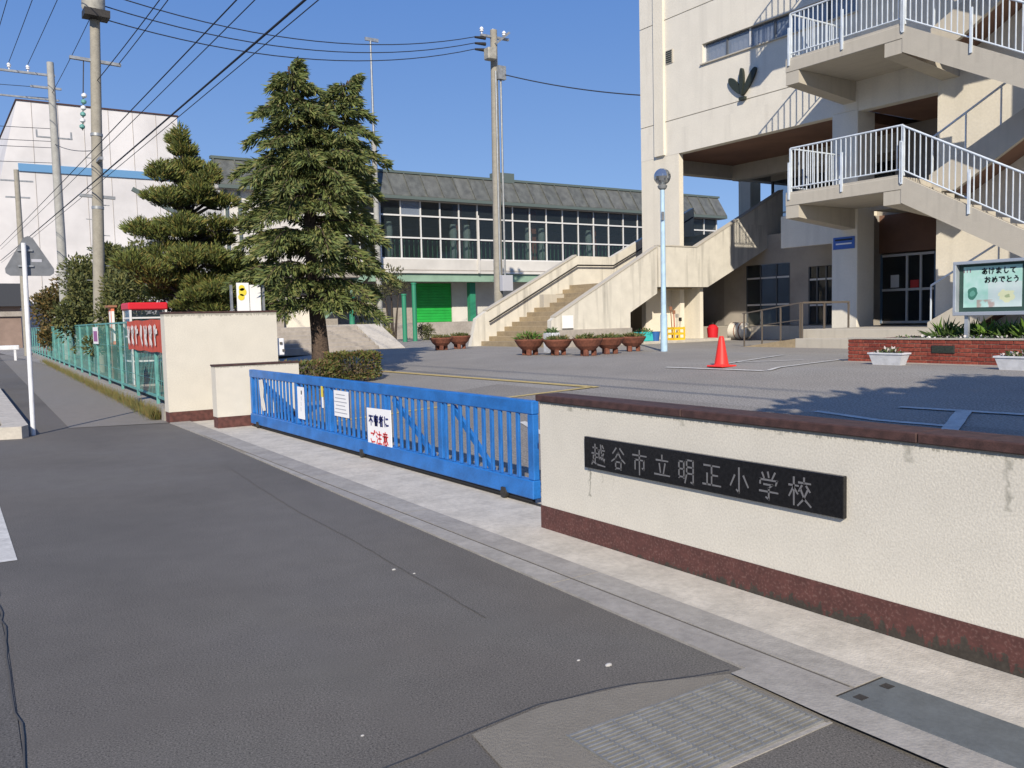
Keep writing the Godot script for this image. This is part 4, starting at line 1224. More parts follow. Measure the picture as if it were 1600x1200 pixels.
func build_stair_tower() -> void:
	var t := thing("stair_tower", "outdoor concrete staircase with white railings projecting from the school facade", "staircase", Vector3.ZERO)
	var XL := 19.0
	var za := -15.35
	var zb := -12.08
	var zm := -8.9
	var lv := [1.05, 4.55, 7.95, 11.35]
	for i in 4:
		var y: float = lv[i]
		if i > 0:
			bx("landing_slab", Vector3(XL, y - 0.30, za), Vector3(FX, y, zb), MAT.slab_concrete, t, 0.01)
			for zz in [[za, za + 0.42], [zb - 0.46, zb]]:
				part("landing_beam", prismmesh([Vector3(XL + 0.012, y - 0.305, zz[0] + 0.01), Vector3(XL + 0.012, y - 0.62, zz[0] + 0.01), Vector3(FX + 0.3, y - 0.86, zz[0] + 0.01), Vector3(FX + 0.3, y - 0.305, zz[0] + 0.01)], Vector3(0, 0, zz[1] - zz[0] - 0.02)), MAT.slab_concrete, t)
			# raised edge under the railing
			bx("edge_kerb", Vector3(XL + 0.01, y, za + 0.01), Vector3(XL + 0.14, y + 0.05, zb), MAT.slab_concrete, t)
			railing(t, Vector3(XL + 0.06, y + 0.05, za + 0.12), Vector3(XL + 0.06, y + 0.05, zb), 0.135, Vector3(-1, 0, 0))
			railing(t, Vector3(XL + 0.10, y + 0.05, za + 0.10), Vector3(FX - 0.25, y + 0.05, za + 0.10), 0.15, Vector3(0, 0, -1), false)
			# outer flight down to the half landing
			var yd: float = y - 1.72
			part("flight_outer", prismmesh([Vector3(XL, y, zb), Vector3(XL, yd, zm), Vector3(XL, yd - 0.56, zm), Vector3(XL, y - 0.60, zb)], Vector3(0.16, 0, 0)), MAT.slab_concrete, t)
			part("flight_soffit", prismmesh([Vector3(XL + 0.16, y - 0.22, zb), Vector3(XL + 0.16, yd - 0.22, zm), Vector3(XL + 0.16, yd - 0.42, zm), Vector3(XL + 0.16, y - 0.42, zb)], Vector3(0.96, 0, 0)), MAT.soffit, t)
			for k in 10:
				var f := float(k) / 10.0
				bx("step", Vector3(XL + 0.16, lerpf(y, yd, f) - 0.40, lerpf(zb, zm, f)), Vector3(XL + 1.12, lerpf(y, yd, f) - 0.24, lerpf(zb, zm, f) + 0.32), MAT.slab_concrete, t)
			railing(t, Vector3(XL + 0.06, y + 0.02, zb + 0.02), Vector3(XL + 0.06, yd + 0.02, zm), 0.135, Vector3(-1, 0, 0))
		if i < 3:
			# inner flight up to the half landing
			var yu: float = lv[i + 1] - 1.72
			part("flight_inner", prismmesh([Vector3(20.22, y + 0.12, zb - 0.05), Vector3(20.22, yu + 0.12, zm), Vector3(20.22, yu - 0.42, zm), Vector3(20.22, y - 0.3, zb + 0.6), Vector3(20.22, y - 0.3, zb - 0.05)], Vector3(0.12, 0, 0)), MAT.slab_concrete, t)
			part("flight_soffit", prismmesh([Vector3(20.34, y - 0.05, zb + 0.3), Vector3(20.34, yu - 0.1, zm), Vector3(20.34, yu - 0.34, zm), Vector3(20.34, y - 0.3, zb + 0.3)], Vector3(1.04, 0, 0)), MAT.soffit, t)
			for k in 10:
				var f := float(k) / 10.0
				bx("step", Vector3(20.34, lerpf(y, yu, f) - 0.1, lerpf(zb, zm, f)), Vector3(21.38, lerpf(y, yu, f) + 0.165, lerpf(zb, zm, f) + 0.32), MAT.slab_concrete, t)
			bx("half_landing", Vector3(XL, yu - 0.3, zm), Vector3(FX - 0.01, yu, zm + 1.5), MAT.slab_concrete, t)
			beam("handrail", Vector3(20.28, y + 1.0, zb), Vector3(20.28, yu + 1.0, zm), 0.04, 0.04, MAT.rail_white, t)
			for k in 5:
				var f := k / 4.0
				var py: float = lerpf(y, yu, f) + 0.1
				bx("handrail_post", Vector3(20.265, py, lerpf(zb, zm, f) - 0.015), Vector3(20.295, py + 0.9, lerpf(zb, zm, f) + 0.015), MAT.rail_white, t)
	bx("outer_pier", Vector3(XL + 0.2, 0.5, zm + 1.1), Vector3(XL + 0.6, 11.0, zm + 1.5), MAT.slab_concrete, t)

# ------------------------------------------------------------------ broad stairs up to the second floor
func build_grand_stairs() -> void:
	var t := thing("grand_stairs", "broad concrete stairs with solid parapets climbing towards the second floor", "staircase", Vector3.ZERO)
	var zn := -21.0
	var zf := -25.3
	var th := 0.2
	# near parapet in three pieces
	part("near_parapet", prismmesh([Vector3(15.48, 0.5, zn), Vector3(15.5, 1.41, zn), Vector3(15.62, 1.49, zn), Vector3(19.74, 3.66, zn), Vector3(19.74, 2.19, zn), Vector3(18.59, 1.60, zn), Vector3(18.59, 1.11, zn), Vector3(18.59, 0.5, zn)], Vector3(0, 0, -th)), MAT.stair_concrete, t)
	bx("plinth", Vector3(15.62, 0.5, zn), Vector3(18.60, 1.12, zn + 0.06), MAT.hall_grey, t)
	part("near_parapet", prismmesh([Vector3(19.79, 2.395, zn + 0.03), Vector3(22.01, 2.395, zn + 0.03), Vector3(25.82, 4.12, zn + 0.03), Vector3(25.82, 5.80, zn + 0.03), Vector3(21.52, 3.71, zn + 0.03), Vector3(19.79, 3.69, zn + 0.03)], Vector3(0, 0, -th)), MAT.stair_concrete, t)
	part("parapet_cap", prismmesh([Vector3(15.62, 1.492, zn + 0.02), Vector3(19.74, 3.662, zn + 0.02), Vector3(19.74, 3.70, zn + 0.02), Vector3(15.62, 1.53, zn + 0.02)], Vector3(0, 0, -th - 0.04)), MAT.slab_concrete, t)
	part("parapet_cap", prismmesh([Vector3(21.52, 3.712, zn + 0.05), Vector3(25.82, 5.802, zn + 0.05), Vector3(25.82, 5.845, zn + 0.05), Vector3(21.52, 3.755, zn + 0.05)], Vector3(0, 0, -th - 0.04)), MAT.slab_concrete, t)
	bx("parapet_cap", Vector3(19.79, 3.692, zn - 0.19), Vector3(21.52, 3.73, zn + 0.05), MAT.slab_concrete, t)
	# far parapet
	part("far_parapet", prismmesh([Vector3(15.3, 0.5, zf), Vector3(15.55, 1.52, zf), Vector3(15.96, 1.76, zf), Vector3(19.84, 3.69, zf), Vector3(21.5, 3.68, zf), Vector3(25.8, 5.7, zf), Vector3(25.8, 4.0, zf), Vector3(21.5, 2.4, zf), Vector3(19.6, 0.5, zf)], Vector3(0, 0, -th)), MAT.stair_concrete, t)
	part("parapet_cap", prismmesh([Vector3(15.96, 1.762, zf + 0.03), Vector3(19.84, 3.692, zf + 0.03), Vector3(19.84, 3.74, zf + 0.03), Vector3(15.96, 1.81, zf + 0.03)], Vector3(0, 0, -th - 0.06)), MAT.slab_concrete, t)
	part("handrail", tubemesh([Vector3(16.0, 1.40, zf + 0.12), Vector3(19.82, 3.35, zf + 0.12), Vector3(21.5, 3.36, zf + 0.12), Vector3(25.6, 5.3, zf + 0.12)], [0.03], 8), MAT.iron, t)
	# steps
	for k in 13:
		var x := 15.72 + k * 0.316
		var y := 0.6 + (k + 1) * 0.157
		bx("step", Vector3(x, y - 0.30, zf + 0.001), Vector3(x + 0.34 if k < 12 else 21.5, y, zn - th - 0.001), MAT.tread if k % 2 else MAT.tread_b, t, 0.008)
	for k in 12:
		var x := 21.5 + k * 0.34
		var y := 2.641 + (k + 1) * 0.158
		bx("step", Vector3(x, y - 0.30, zf + 0.001), Vector3(x + 0.36 if k < 11 else 26.4, y, zn - th - 0.001), MAT.tread if k % 2 else MAT.tread_b, t, 0.008)
	# wall under the landing and floor slab
	bx("under_wall", Vector3(20.25, 0.5, zn - 1.3), Vector3(22.0, 2.39, zn - 1.1), MAT.facade_b, t)
	bx("under_wall", Vector3(21.85, 0.5, zn - 1.1), Vector3(22.0, 2.39, zn - 0.18), MAT.facade_b, t)
	bx("under_back", Vector3(18.0, 0.5, -25.05), Vector3(24.9, 2.3, -24.8), MAT.slab_concrete, t)
	bx("floor_slab", Vector3(18.7, 0.5, zn - 1.1), Vector3(22.6, 0.68, zn + 0.5), MAT.concrete, t, 0.01)
	var pn := thing("wall_notice", "white paper notice stuck on the near stair parapet", "notice", Vector3(16.06, 1.36, zn + 0.001))
	part("sheet", boxmesh(Vector3(0.42, 0.38, 0.006)), MAT.paper, pn, Vector3(0, 0, 0.065))
	# crates and tools below the landing
	var c := thing("yellow_crate", "yellow plastic crate holding tools under the stair landing", "crate", Vector3(20.3, 0.68, zn + 0.25))
	for s in [-1, 1]:
		for h in 3:
			bx("side_rail", Vector3(-0.24, h * 0.17, s * 0.16 - 0.015), Vector3(0.24, h * 0.17 + 0.07, s * 0.16 + 0.015), MAT.crate_yellow, c)
		for x in [-0.22, 0.0, 0.22]:
			bx("corner", Vector3(x - 0.02, 0.0, s * 0.16 - 0.02), Vector3(x + 0.02, 0.42, s * 0.16 + 0.02), MAT.crate_yellow, c)
		for h in 3:
			bx("end_rail", Vector3(s * 0.22 - 0.015, h * 0.17, -0.14), Vector3(s * 0.22 + 0.015, h * 0.17 + 0.07, 0.14), MAT.crate_yellow, c)
	bx("bottom", Vector3(-0.22, 0.0, -0.14), Vector3(0.22, 0.02, 0.14), MAT.crate_yellow, c)
	for k in 4:
		var b := thing("garden_tool", ["brown handled broom standing in the yellow crate", "red handled tool leaning in the yellow crate", "pale wooden stick standing in the yellow crate", "short grey brush standing in the yellow crate"][k], "tool", Vector3(20.15 + k * 0.1, 0.70, zn + 0.25))
		part("handle", tubemesh([Vector3.ZERO, Vector3(-0.05 + 0.04 * k, 0.95 - 0.12 * k, -0.02)], [0.016], 6), [MAT.wood, MAT.banner_red, MAT.stone_pale, MAT.hall_grey][k], b)
		part("head", boxmesh(Vector3(0.10, 0.12, 0.04)), [MAT.wood, MAT.wood, MAT.hall_grey, MAT.iron][k], b, Vector3(-0.05 + 0.04 * k, 1.0 - 0.12 * k, -0.02))
	c = thing("teal_tub", "teal plastic planter box with flowers beside the lamp post", "planter", Vector3(18.95, 0.68, zn + 0.2))
	bx("tub", Vector3(-0.36, 0.0, -0.13), Vector3(0.36, 0.30, 0.13), MAT.crate_teal, c, 0.02)
	part("flowers", plant_mesh(0.3, 0.12, 0.3, 220, Color(0.06, 0.14, 0.03), Color(0.6, 0.35, 0.2), 0.2, 0.06, 0.018), MAT.leaves, c, Vector3(0, 0.28, 0))
	c = thing("pale_barrel", "round pale bundle lying under the school beside the ramp", "bundle", Vector3(23.0, 0.6, -20.5))
	part("body", tubemesh([Vector3(-0.05, 0.30, -0.34), Vector3(-0.02, 0.30, -0.28), Vector3(0.02, 0.30, 0.28), Vector3(0.05, 0.30, 0.34)], [0.22, 0.29, 0.29, 0.22], 18), MAT.facade_b, c)
	for k in 3:
		part("strap", tubemesh([Vector3(0, 0.30, -0.2 + k * 0.19), Vector3(0, 0.30, -0.17 + k * 0.19)], [0.298], 18), MAT.wood, c)
	c = thing("red_bin", "small red bin in the dark lobby left of pale bundle", "bin", Vector3(23.0, 0.6, -21.7))
	var rq := Buf.new()
	rq.lathe(Vector3.ZERO, [Vector2(0.001, 0.0), Vector2(0.17, 0.0), Vector2(0.2, 0.4), Vector2(0.12, 0.5), Vector2(0.001, 0.54)], 14)
	part("body", rq.mesh(), MAT.booth_red, c)
	part("lid_knob", boxmesh(Vector3(0.08, 0.06, 0.08), 0.01), MAT.iron, c, Vector3(0, 0.56, 0))
	c = thing("blue_bucket", "dark blue bucket standing between teal planter and lamp post", "bucket", Vector3(19.35, 0.68, zn + 0.32))
	var q := Buf.new()
	q.lathe(Vector3.ZERO, [Vector2(0.001, 0.0), Vector2(0.11, 0.0), Vector2(0.15, 0.30), Vector2(0.16, 0.30), Vector2(0.14, 0.29), Vector2(0.10, 0.03)], 14)
	part("pail", q.mesh(), MAT.bucket_blue, c)

# ------------------------------------------------------------------ plants
func plant_mesh(rx: float, ry: float, rz: float, n: int, c0: Color, c1: Color, c1share: float, L: float, w: float) -> Mesh:
	var q := Buf.new()
	for i in n:
		var d := Vector3(rng.randfn(), rng.randfn(), rng.randfn()).normalized() * pow(rng.randf(), 0.4)
		var p := Vector3(d.x * rx, absf(d.y) * ry, d.z * rz)
		var k := rng.randf_range(0.7, 1.25)
		q.col = (c1 if rng.randf() < c1share else c0) * k
		var dir := (Vector3(d.x, 0.7, d.z) + Vector3(rng.randf_range(-1, 1), rng.randf_range(-0.3, 0.6), rng.randf_range(-1, 1)) * 0.9).normalized()
		var s := dir.cross(Vector3(rng.randf_range(-1, 1), rng.randf_range(-1, 1), rng.randf_range(-1, 1))).normalized()
		q.leaf(p, dir, s, L * rng.randf_range(0.6, 1.3), w)
	return q.mesh()

func leaf_cloud(q: Buf, ce: Vector3, r: Vector3, n: int, L: float, w: float, cols: Array, upb: float, shell := 0.45) -> void:
	for i in n:
		var d := Vector3(rng.randfn(), rng.randfn(), rng.randfn()).normalized()
		var k := pow(rng.randf(), shell)
		var p := ce + Vector3(d.x * r.x, d.y * r.y, d.z * r.z) * k
		q.col = cols[rng.randi() % cols.size()] * rng.randf_range(0.75, 1.25)
		var dir := (d + Vector3(rng.randf_range(-1, 1), rng.randf_range(-1, 1) + upb, rng.randf_range(-1, 1)) * 0.8).normalized()
		var s := dir.cross(Vector3(rng.randf_range(-1, 1), rng.randf_range(-1, 1), rng.randf_range(-1, 1))).normalized()
		q.leaf(p, dir, s, L * rng.randf_range(0.6, 1.3), w)

func build_cedar(at: Vector3, called: String, label: String) -> void:
	var t := thing(called, label, "tree", at)
	var wood := Buf.new()
	wood.tube([Vector3(0, -0.15, 0), Vector3(0, 0.12, 0), Vector3(-0.02, 0.8, 0), Vector3(-0.10, 2.0, 0), Vector3(-0.16, 3.6, 0), Vector3(-0.15, 4.9, 0)], [0.34, 0.25, 0.22, 0.2, 0.16, 0.12], 12)
	var tops := [[Vector3(-0.15, 4.7, 0), Vector3(-0.62, 7.85, 0.1)], [Vector3(-0.12, 4.5, 0), Vector3(1.12, 7.75, -0.1)]]
	for tp in tops:
		wood.tube([tp[0], tp[0].lerp(tp[1], 0.5) + Vector3(0, 0.1, 0), tp[1]], [0.10, 0.06, 0.015], 8)
	var fol := Buf.new()
	var cols := [Color(0.125, 0.16, 0.042), Color(0.105, 0.142, 0.042), Color(0.150, 0.172, 0.048), Color(0.080, 0.11, 0.038), Color(0.19, 0.185, 0.065)]
	var jobs := []     # base point, azimuth, length, rise
	var h := 1.75
	while h < 5.4:
		var R := 2.05 if h < 4.0 else lerpf(2.05, 1.75, (h - 4.0) / 1.4)
		if h < 2.2: R = 1.9
		var n := 7
		var ph := rng.randf() * TAU
		for k in n:
			jobs.append([Vector3(-0.10 - h * 0.012, h + rng.randf_range(-0.16, 0.16), 0), ph + TAU * k / n + rng.randf_range(-0.3, 0.3), R * rng.randf_range(0.72, 1.12), rng.randf_range(0.10, 0.34)])
		h += 0.47
	for tp in tops:
		for k in 30:
			var f := k / 29.0
			var L: float = lerpf(1.95, 0.34, pow(f, 1.35)) * rng.randf_range(0.7, 1.1)
			jobs.append([tp[0].lerp(tp[1], 0.10 + 0.88 * f), k * 2.4 + rng.randf_range(-0.4, 0.4), L, rng.randf_range(0.15, 0.5)])
	for tp in tops:
		jobs.append([tp[1] - Vector3(0, 0.1, 0), rng.randf() * TAU, 0.3, 1.3])
	for j in jobs:
		var b: Vector3 = j[0]
		var L: float = j[2]
		var dir := Vector3(cos(j[1]), 0, sin(j[1]))
		var sd := Vector3(-dir.z, 0, dir.x)
		var pts := []
		for k in 7:
			var f := k / 6.0
			pts.append(b + dir * L * f + UP * (j[3] * L * f - 0.42 * L * f * f * f))
		wood.tube(pts, [0.035, 0.03, 0.026, 0.02, 0.016, 0.011, 0.006], 5, false)
		var nl := int(210 + 190 * L)
		for i in nl:
			var f := pow(rng.randf(), 0.72)
			if f < 0.18: f = 0.18 + rng.randf() * 0.3
			var fi := f * 6.0
			var k0 := int(minf(fi, 5))
			var p: Vector3 = pts[k0].lerp(pts[k0 + 1], fi - k0)
			var wid := (0.16 + 0.30 * L * sin(PI * (0.15 + 0.8 * f)) * 0.62)
			var u := rng.randf_range(-1, 1)
			p += sd * u * wid + UP * (-absf(u) * wid * 0.28 + rng.randfn(0.0, 0.035)) - UP * rng.randf() * 0.06
			fol.col = cols[rng.randi() % 5] * rng.randf_range(0.8, 1.25)
			var dd := (dir * rng.randf_range(0.3, 1.0) + sd * u * 0.8 + UP * rng.randf_range(-1.0, 0.15)).normalized()
			var s := dd.cross(Vector3(rng.randf_range(-1, 1), rng.randf_range(-0.4, 0.4) + 0.3, rng.randf_range(-1, 1))).normalized()
			fol.leaf(p, dd, s, rng.randf_range(0.12, 0.30), rng.randf_range(0.014, 0.028))
	part("trunk", wood.mesh(), MAT.bark, t)
	part("crown", fol.mesh(), MAT.leaves, t)
	t.scale = Vector3.ONE * 0.79

func build_pine() -> void:
	var t := thing("pine_tree", "cloud pruned pine rising above the tall cream wall", "tree", Vector3(5.15, 0.26, -20.6))
	var wood := Buf.new()
	var spine := [Vector3(0.05, -0.1, 0), Vector3(0.1, 1.0, 0.05), Vector3(-0.06, 2.0, 0), Vector3(0.08, 3.0, -0.03), Vector3(0.0, 4.2, 0), Vector3(-0.08, 5.35, 0)]
	wood.tube(spine, [0.17, 0.14, 0.12, 0.09, 0.06, 0.02], 10)
	var fol := Buf.new()
	var cols := [Color(0.135, 0.165, 0.034), Color(0.105, 0.138, 0.034), Color(0.160, 0.178, 0.04), Color(0.075, 0.098, 0.03), Color(0.20, 0.165, 0.042)]
	var pads := [[-0.16, 5.30, 0, 0.20, 0.34], [0.10, 5.0, 0.1, 0.36, 0.30], [-0.36, 4.62, 0.1, 0.42, 0.32], [0.32, 4.60, 0.0, 0.46, 0.34], [0.0, 4.75, -0.2, 0.42, 0.3], [-0.50, 4.05, 0.2, 0.50, 0.28], [0.46, 4.08, 0.2, 0.56, 0.30], [-0.02, 4.3, 0.3, 0.45, 0.28],
		[-0.80, 3.25, 0.0, 0.62, 0.32], [0.0, 3.35, 0.4, 0.62, 0.30], [0.85, 3.40, 0.1, 0.62, 0.28], [0.35, 3.05, -0.3, 0.7, 0.30], [-0.40, 2.75, 0.5, 0.74, 0.36], [0.45, 2.72, 0.5, 0.78, 0.36], [1.10, 2.55, 0.2, 0.72, 0.34], [-1.0, 2.55, 0.2, 0.62, 0.34],
		[-0.45, 2.3, 0.2, 0.70, 0.34], [0.2, 2.15, 0.7, 0.78, 0.34], [0.98, 2.05, 0.5, 0.78, 0.32], [1.55, 2.25, 0.2, 0.62, 0.30], [0.6, 1.72, 0.6, 0.7, 0.28], [-0.2, 1.72, 0.6, 0.66, 0.26], [1.35, 1.75, 0.4, 0.55, 0.24], [-0.3, 1.95, -0.4, 0.5, 0.25]]
	var clumps := []
	for p in pads:
		for k in 3:
			var a := rng.randf() * TAU
			clumps.append([p[0] + cos(a) * p[3] * 0.5, p[1] + rng.randf_range(-0.16, 0.16), p[2] + sin(a) * p[3] * 0.5, p[3] * rng.randf_range(0.42, 0.72), p[4] * rng.randf_range(0.8, 1.25)])
	for p in clumps:
		var ce := Vector3(p[0], p[1], p[2])
		var y0 := clampf(p[1] - 0.45, 0.3, 5.0)
		var si := int(clampf(y0, 0, 4))
		var st: Vector3 = spine[si].lerp(spine[si + 1], y0 - si)
		wood.tube([st, st.lerp(ce, 0.6) + Vector3(0, 0.05, 0), ce - Vector3(0, p[4] * 0.4, 0)], [0.05, 0.035, 0.02], 6, false)
		var n := int(2900 * p[3])
		for i in n:
			var a := rng.randf() * TAU
			var r := sqrt(rng.randf())
			var lump := 1.0 + 0.18 * sin(a * 3.0 + p[0] * 9.0) + 0.12 * sin(a * 5.0 + p[1] * 7.0)
			var yy: float = p[4] * (1.0 - r * r * 0.8) * rng.randf_range(-0.7, 1.0) * (0.75 + 0.3 * sin(a * 4.0 + p[2] * 5.0) * r)
			var q := ce + Vector3(cos(a) * r * p[3] * lump, yy, sin(a) * r * p[3] * lump)
			fol.col = cols[rng.randi() % 5] * rng.randf_range(0.75, 1.25)
			var dd := Vector3(cos(a) * r * 0.9 + rng.randf_range(-0.6, 0.6), rng.randf_range(0.3, 1.1), sin(a) * r * 0.9 + rng.randf_range(-0.6, 0.6)).normalized()
			var s := dd.cross(Vector3(rng.randf_range(-1, 1), rng.randf_range(-0.3, 0.3), rng.randf_range(-1, 1))).normalized()
			fol.leaf(q, dd, s, rng.randf_range(0.08, 0.17), 0.013)
	part("trunk", wood.mesh(), MAT.bark_dark, t)
	part("crown", fol.mesh(), MAT.leaves, t)

func shrub(label: String, at: Vector3, blobs: Array, cols: Array, n: int, L: float, w: float, called := "evergreen_shrub", cat := "shrub", group := "") -> void:
	var t := thing(called, label, cat, at, group)
	var wood := Buf.new()
	var fol := Buf.new()
	for b in blobs:
		var ce := Vector3(b[0], b[1], b[2])
		wood.tube([Vector3(b[0] * 0.25, -0.05, b[2] * 0.25), Vector3(b[0] * 0.6, b[1] * 0.5, b[2] * 0.6), ce], [0.05 + b[1] * 0.012, 0.04, 0.015], 6, false)
		for j in 9:
			var sub := ce + Vector3(rng.randf_range(-1, 1) * b[3], rng.randf_range(-1, 1) * b[4], rng.randf_range(-1, 1) * b[3]) * 0.62
			leaf_cloud(fol, sub, Vector3(b[3], b[4], b[3]) * rng.randf_range(0.38, 0.6), int(n * b[3] * b[4] / 9.0), L, w, cols, 0.4)
	part("trunk", wood.mesh(), MAT.bark_dark, t)
	part("crown", fol.mesh(), MAT.leaves, t)

func hedge(label: String, lo: Vector3, hi: Vector3, n: int) -> void:
	var t := thing("clipped_hedge", label, "hedge", Vector3((lo.x + hi.x) * 0.5, lo.y, (lo.z + hi.z) * 0.5))
	var q := Buf.new()
	var cols := [Color(0.10, 0.12, 0.025), Color(0.07, 0.095, 0.022), Color(0.13, 0.125, 0.03), Color(0.15, 0.09, 0.04)]
	var h := (hi - lo) * 0.5
	for i in n:
		var p := Vector3(rng.randf_range(-1, 1), rng.randf_range(-1, 1), rng.randf_range(-1, 1))
		var ax := rng.randi() % 3
		p[ax] = signf(p[ax]) * (1.0 - rng.randf() * rng.randf() * 0.5)
		if p.y < -0.9: p.y = -0.9
		var s2 := 1.0 + 0.07 * sin(p.x * 7.0 + p.z * 5.0)
		var pos := Vector3(p.x * h.x, h.y + p.y * h.y * s2, p.z * h.z)
		q.col = cols[rng.randi() % 4] * rng.randf_range(0.7, 1.25)
		var dd := (p + Vector3(rng.randf_range(-1, 1), rng.randf_range(-0.4, 1.2), rng.randf_range(-1, 1))).normalized()
		var s := dd.cross(Vector3(rng.randf_range(-1, 1), rng.randf_range(-1, 1), rng.randf_range(-1, 1))).normalized()
		q.leaf(pos, dd, s, rng.randf_range(0.04, 0.085), 0.016)
	part("foliage", q.mesh(), MAT.leaves, t)
	var core := Buf.new()
	for k in 8:
		var b := Vector3(rng.randf_range(-0.8, 0.8) * h.x, 0, rng.randf_range(-0.8, 0.8) * h.z)
		core.tube([b - Vector3(0, 0.08, 0), b + Vector3(rng.randf_range(-0.1, 0.1), h.y * 1.5, rng.randf_range(-0.1, 0.1))], [0.02, 0.008], 5, false)
	part("stems", core.mesh(), MAT.bark_dark, t)

func build_plants() -> void:
	build_cedar(Vector3(7.13, 0.58, -18.0), "cedar_tree", "large twin topped cedar with drooping layered branches behind the gate")
	build_pine()
	hedge("low clipped hedge in front of the cedar trunk just beyond gate", Vector3(6.95, 0.36, -17.35), Vector3(7.85, 0.86, -16.55), 4200)
	hedge("lower hedge strip running left of the clipped hedge behind low wall", Vector3(5.5, 0.3, -17.3), Vector3(6.9, 0.72, -16.5), 3600)
	var dk := [Color(0.075, 0.092, 0.026), Color(0.10, 0.11, 0.03), Color(0.055, 0.07, 0.024), Color(0.12, 0.12, 0.034)]
	var au := [Color(0.10, 0.085, 0.025), Color(0.17, 0.11, 0.03), Color(0.07, 0.075, 0.025), Color(0.12, 0.09, 0.04)]
	shrub("dark evergreen shrub between thick pole and phone booth", Vector3(4.6, 0.26, -25.5), [[0, 1.9, 0, 0.85, 0.95], [-0.4, 1.2, 0.3, 0.7, 0.7], [0.6, 2.6, -0.2, 0.75, 0.7], [0.3, 1.0, 0.2, 0.7, 0.6]], dk, 4200, 0.11, 0.026)
	shrub("tall dark evergreen shrub between the two street poles", Vector3(4.75, 0.26, -31.0), [[0, 2.4, 0, 1.0, 1.1], [-0.5, 1.4, 0.4, 0.8, 0.8], [0.7, 3.1, -0.2, 0.9, 0.8], [0.2, 1.0, 0.5, 0.9, 0.7]], dk, 3400, 0.13, 0.032)
	shrub("reddish autumn shrub at far end of the teal fence", Vector3(5.1, 0.26, -42.0), [[-0.1, 2.1, 0, 1.2, 1.3], [0.6, 3.3, 0, 1.0, 1.0], [-0.5, 1.1, 0.5, 0.9, 0.8]], au, 2000, 0.16, 0.04)
	shrub("dark shrub behind the slim grey pole", Vector3(5.9, 0.26, -37.0), [[0, 2.8, 0, 1.3, 1.3], [0.8, 3.6, 0, 1.0, 0.9], [-0.6, 1.6, 0.5, 1.0, 1.0]], dk, 2200, 0.16, 0.04)
	shrub("dark evergreen shrub behind the pine beside the gymnasium wall", Vector3(6.4, 0.26, -27.0), [[0, 2.0, 0, 1.1, 1.0], [-0.6, 2.9, 0.2, 0.9, 0.8], [0.8, 1.6, 0.2, 0.8, 0.7]], dk, 2800, 0.13, 0.032)
	shrub("small bare topped tree left of the green shutter", Vector3(17.3, 0.6, -35.2), [[0.0, 2.9, 0, 0.6, 0.45], [0.35, 2.4, 0.1, 0.5, 0.35], [-0.35, 2.3, 0, 0.45, 0.35]], [Color(0.06, 0.065, 0.025), Color(0.085, 0.08, 0.03)], 1600, 0.14, 0.03, "small_tree", "tree")
	shrub("round green bush at foot of the gymnasium beside pots", Vector3(19.4, 0.6, -35.8), [[0, 0.35, 0, 0.5, 0.4]], dk, 6000, 0.09, 0.02)
	shrub("spiky green clump below the pale mast", Vector3(14.9, 0.6, -32.6), [[0, 0.35, 0, 0.5, 0.45], [0.7, 0.3, 0.2, 0.4, 0.35]], [Color(0.10, 0.13, 0.03), Color(0.16, 0.15, 0.05)], 4000, 0.22, 0.018)
	# tree to the right of the frame inside the wall: its shadow lies on the yard
	shrub("leafy tree inside the wall beyond the picture's right edge", Vector3(5.3, 0.10, 1.1), [[0, 5.0, 0, 1.5, 0.8], [1.0, 4.5, -0.6, 1.2, 0.7], [-0.8, 4.6, 0.6, 1.1, 0.7], [0.6, 3.7, 1.3, 1.2, 0.7], [-1.2, 4.5, -1.2, 1.1, 0.6]], dk, 2400, 0.2, 0.07, "broadleaf_tree", "tree")

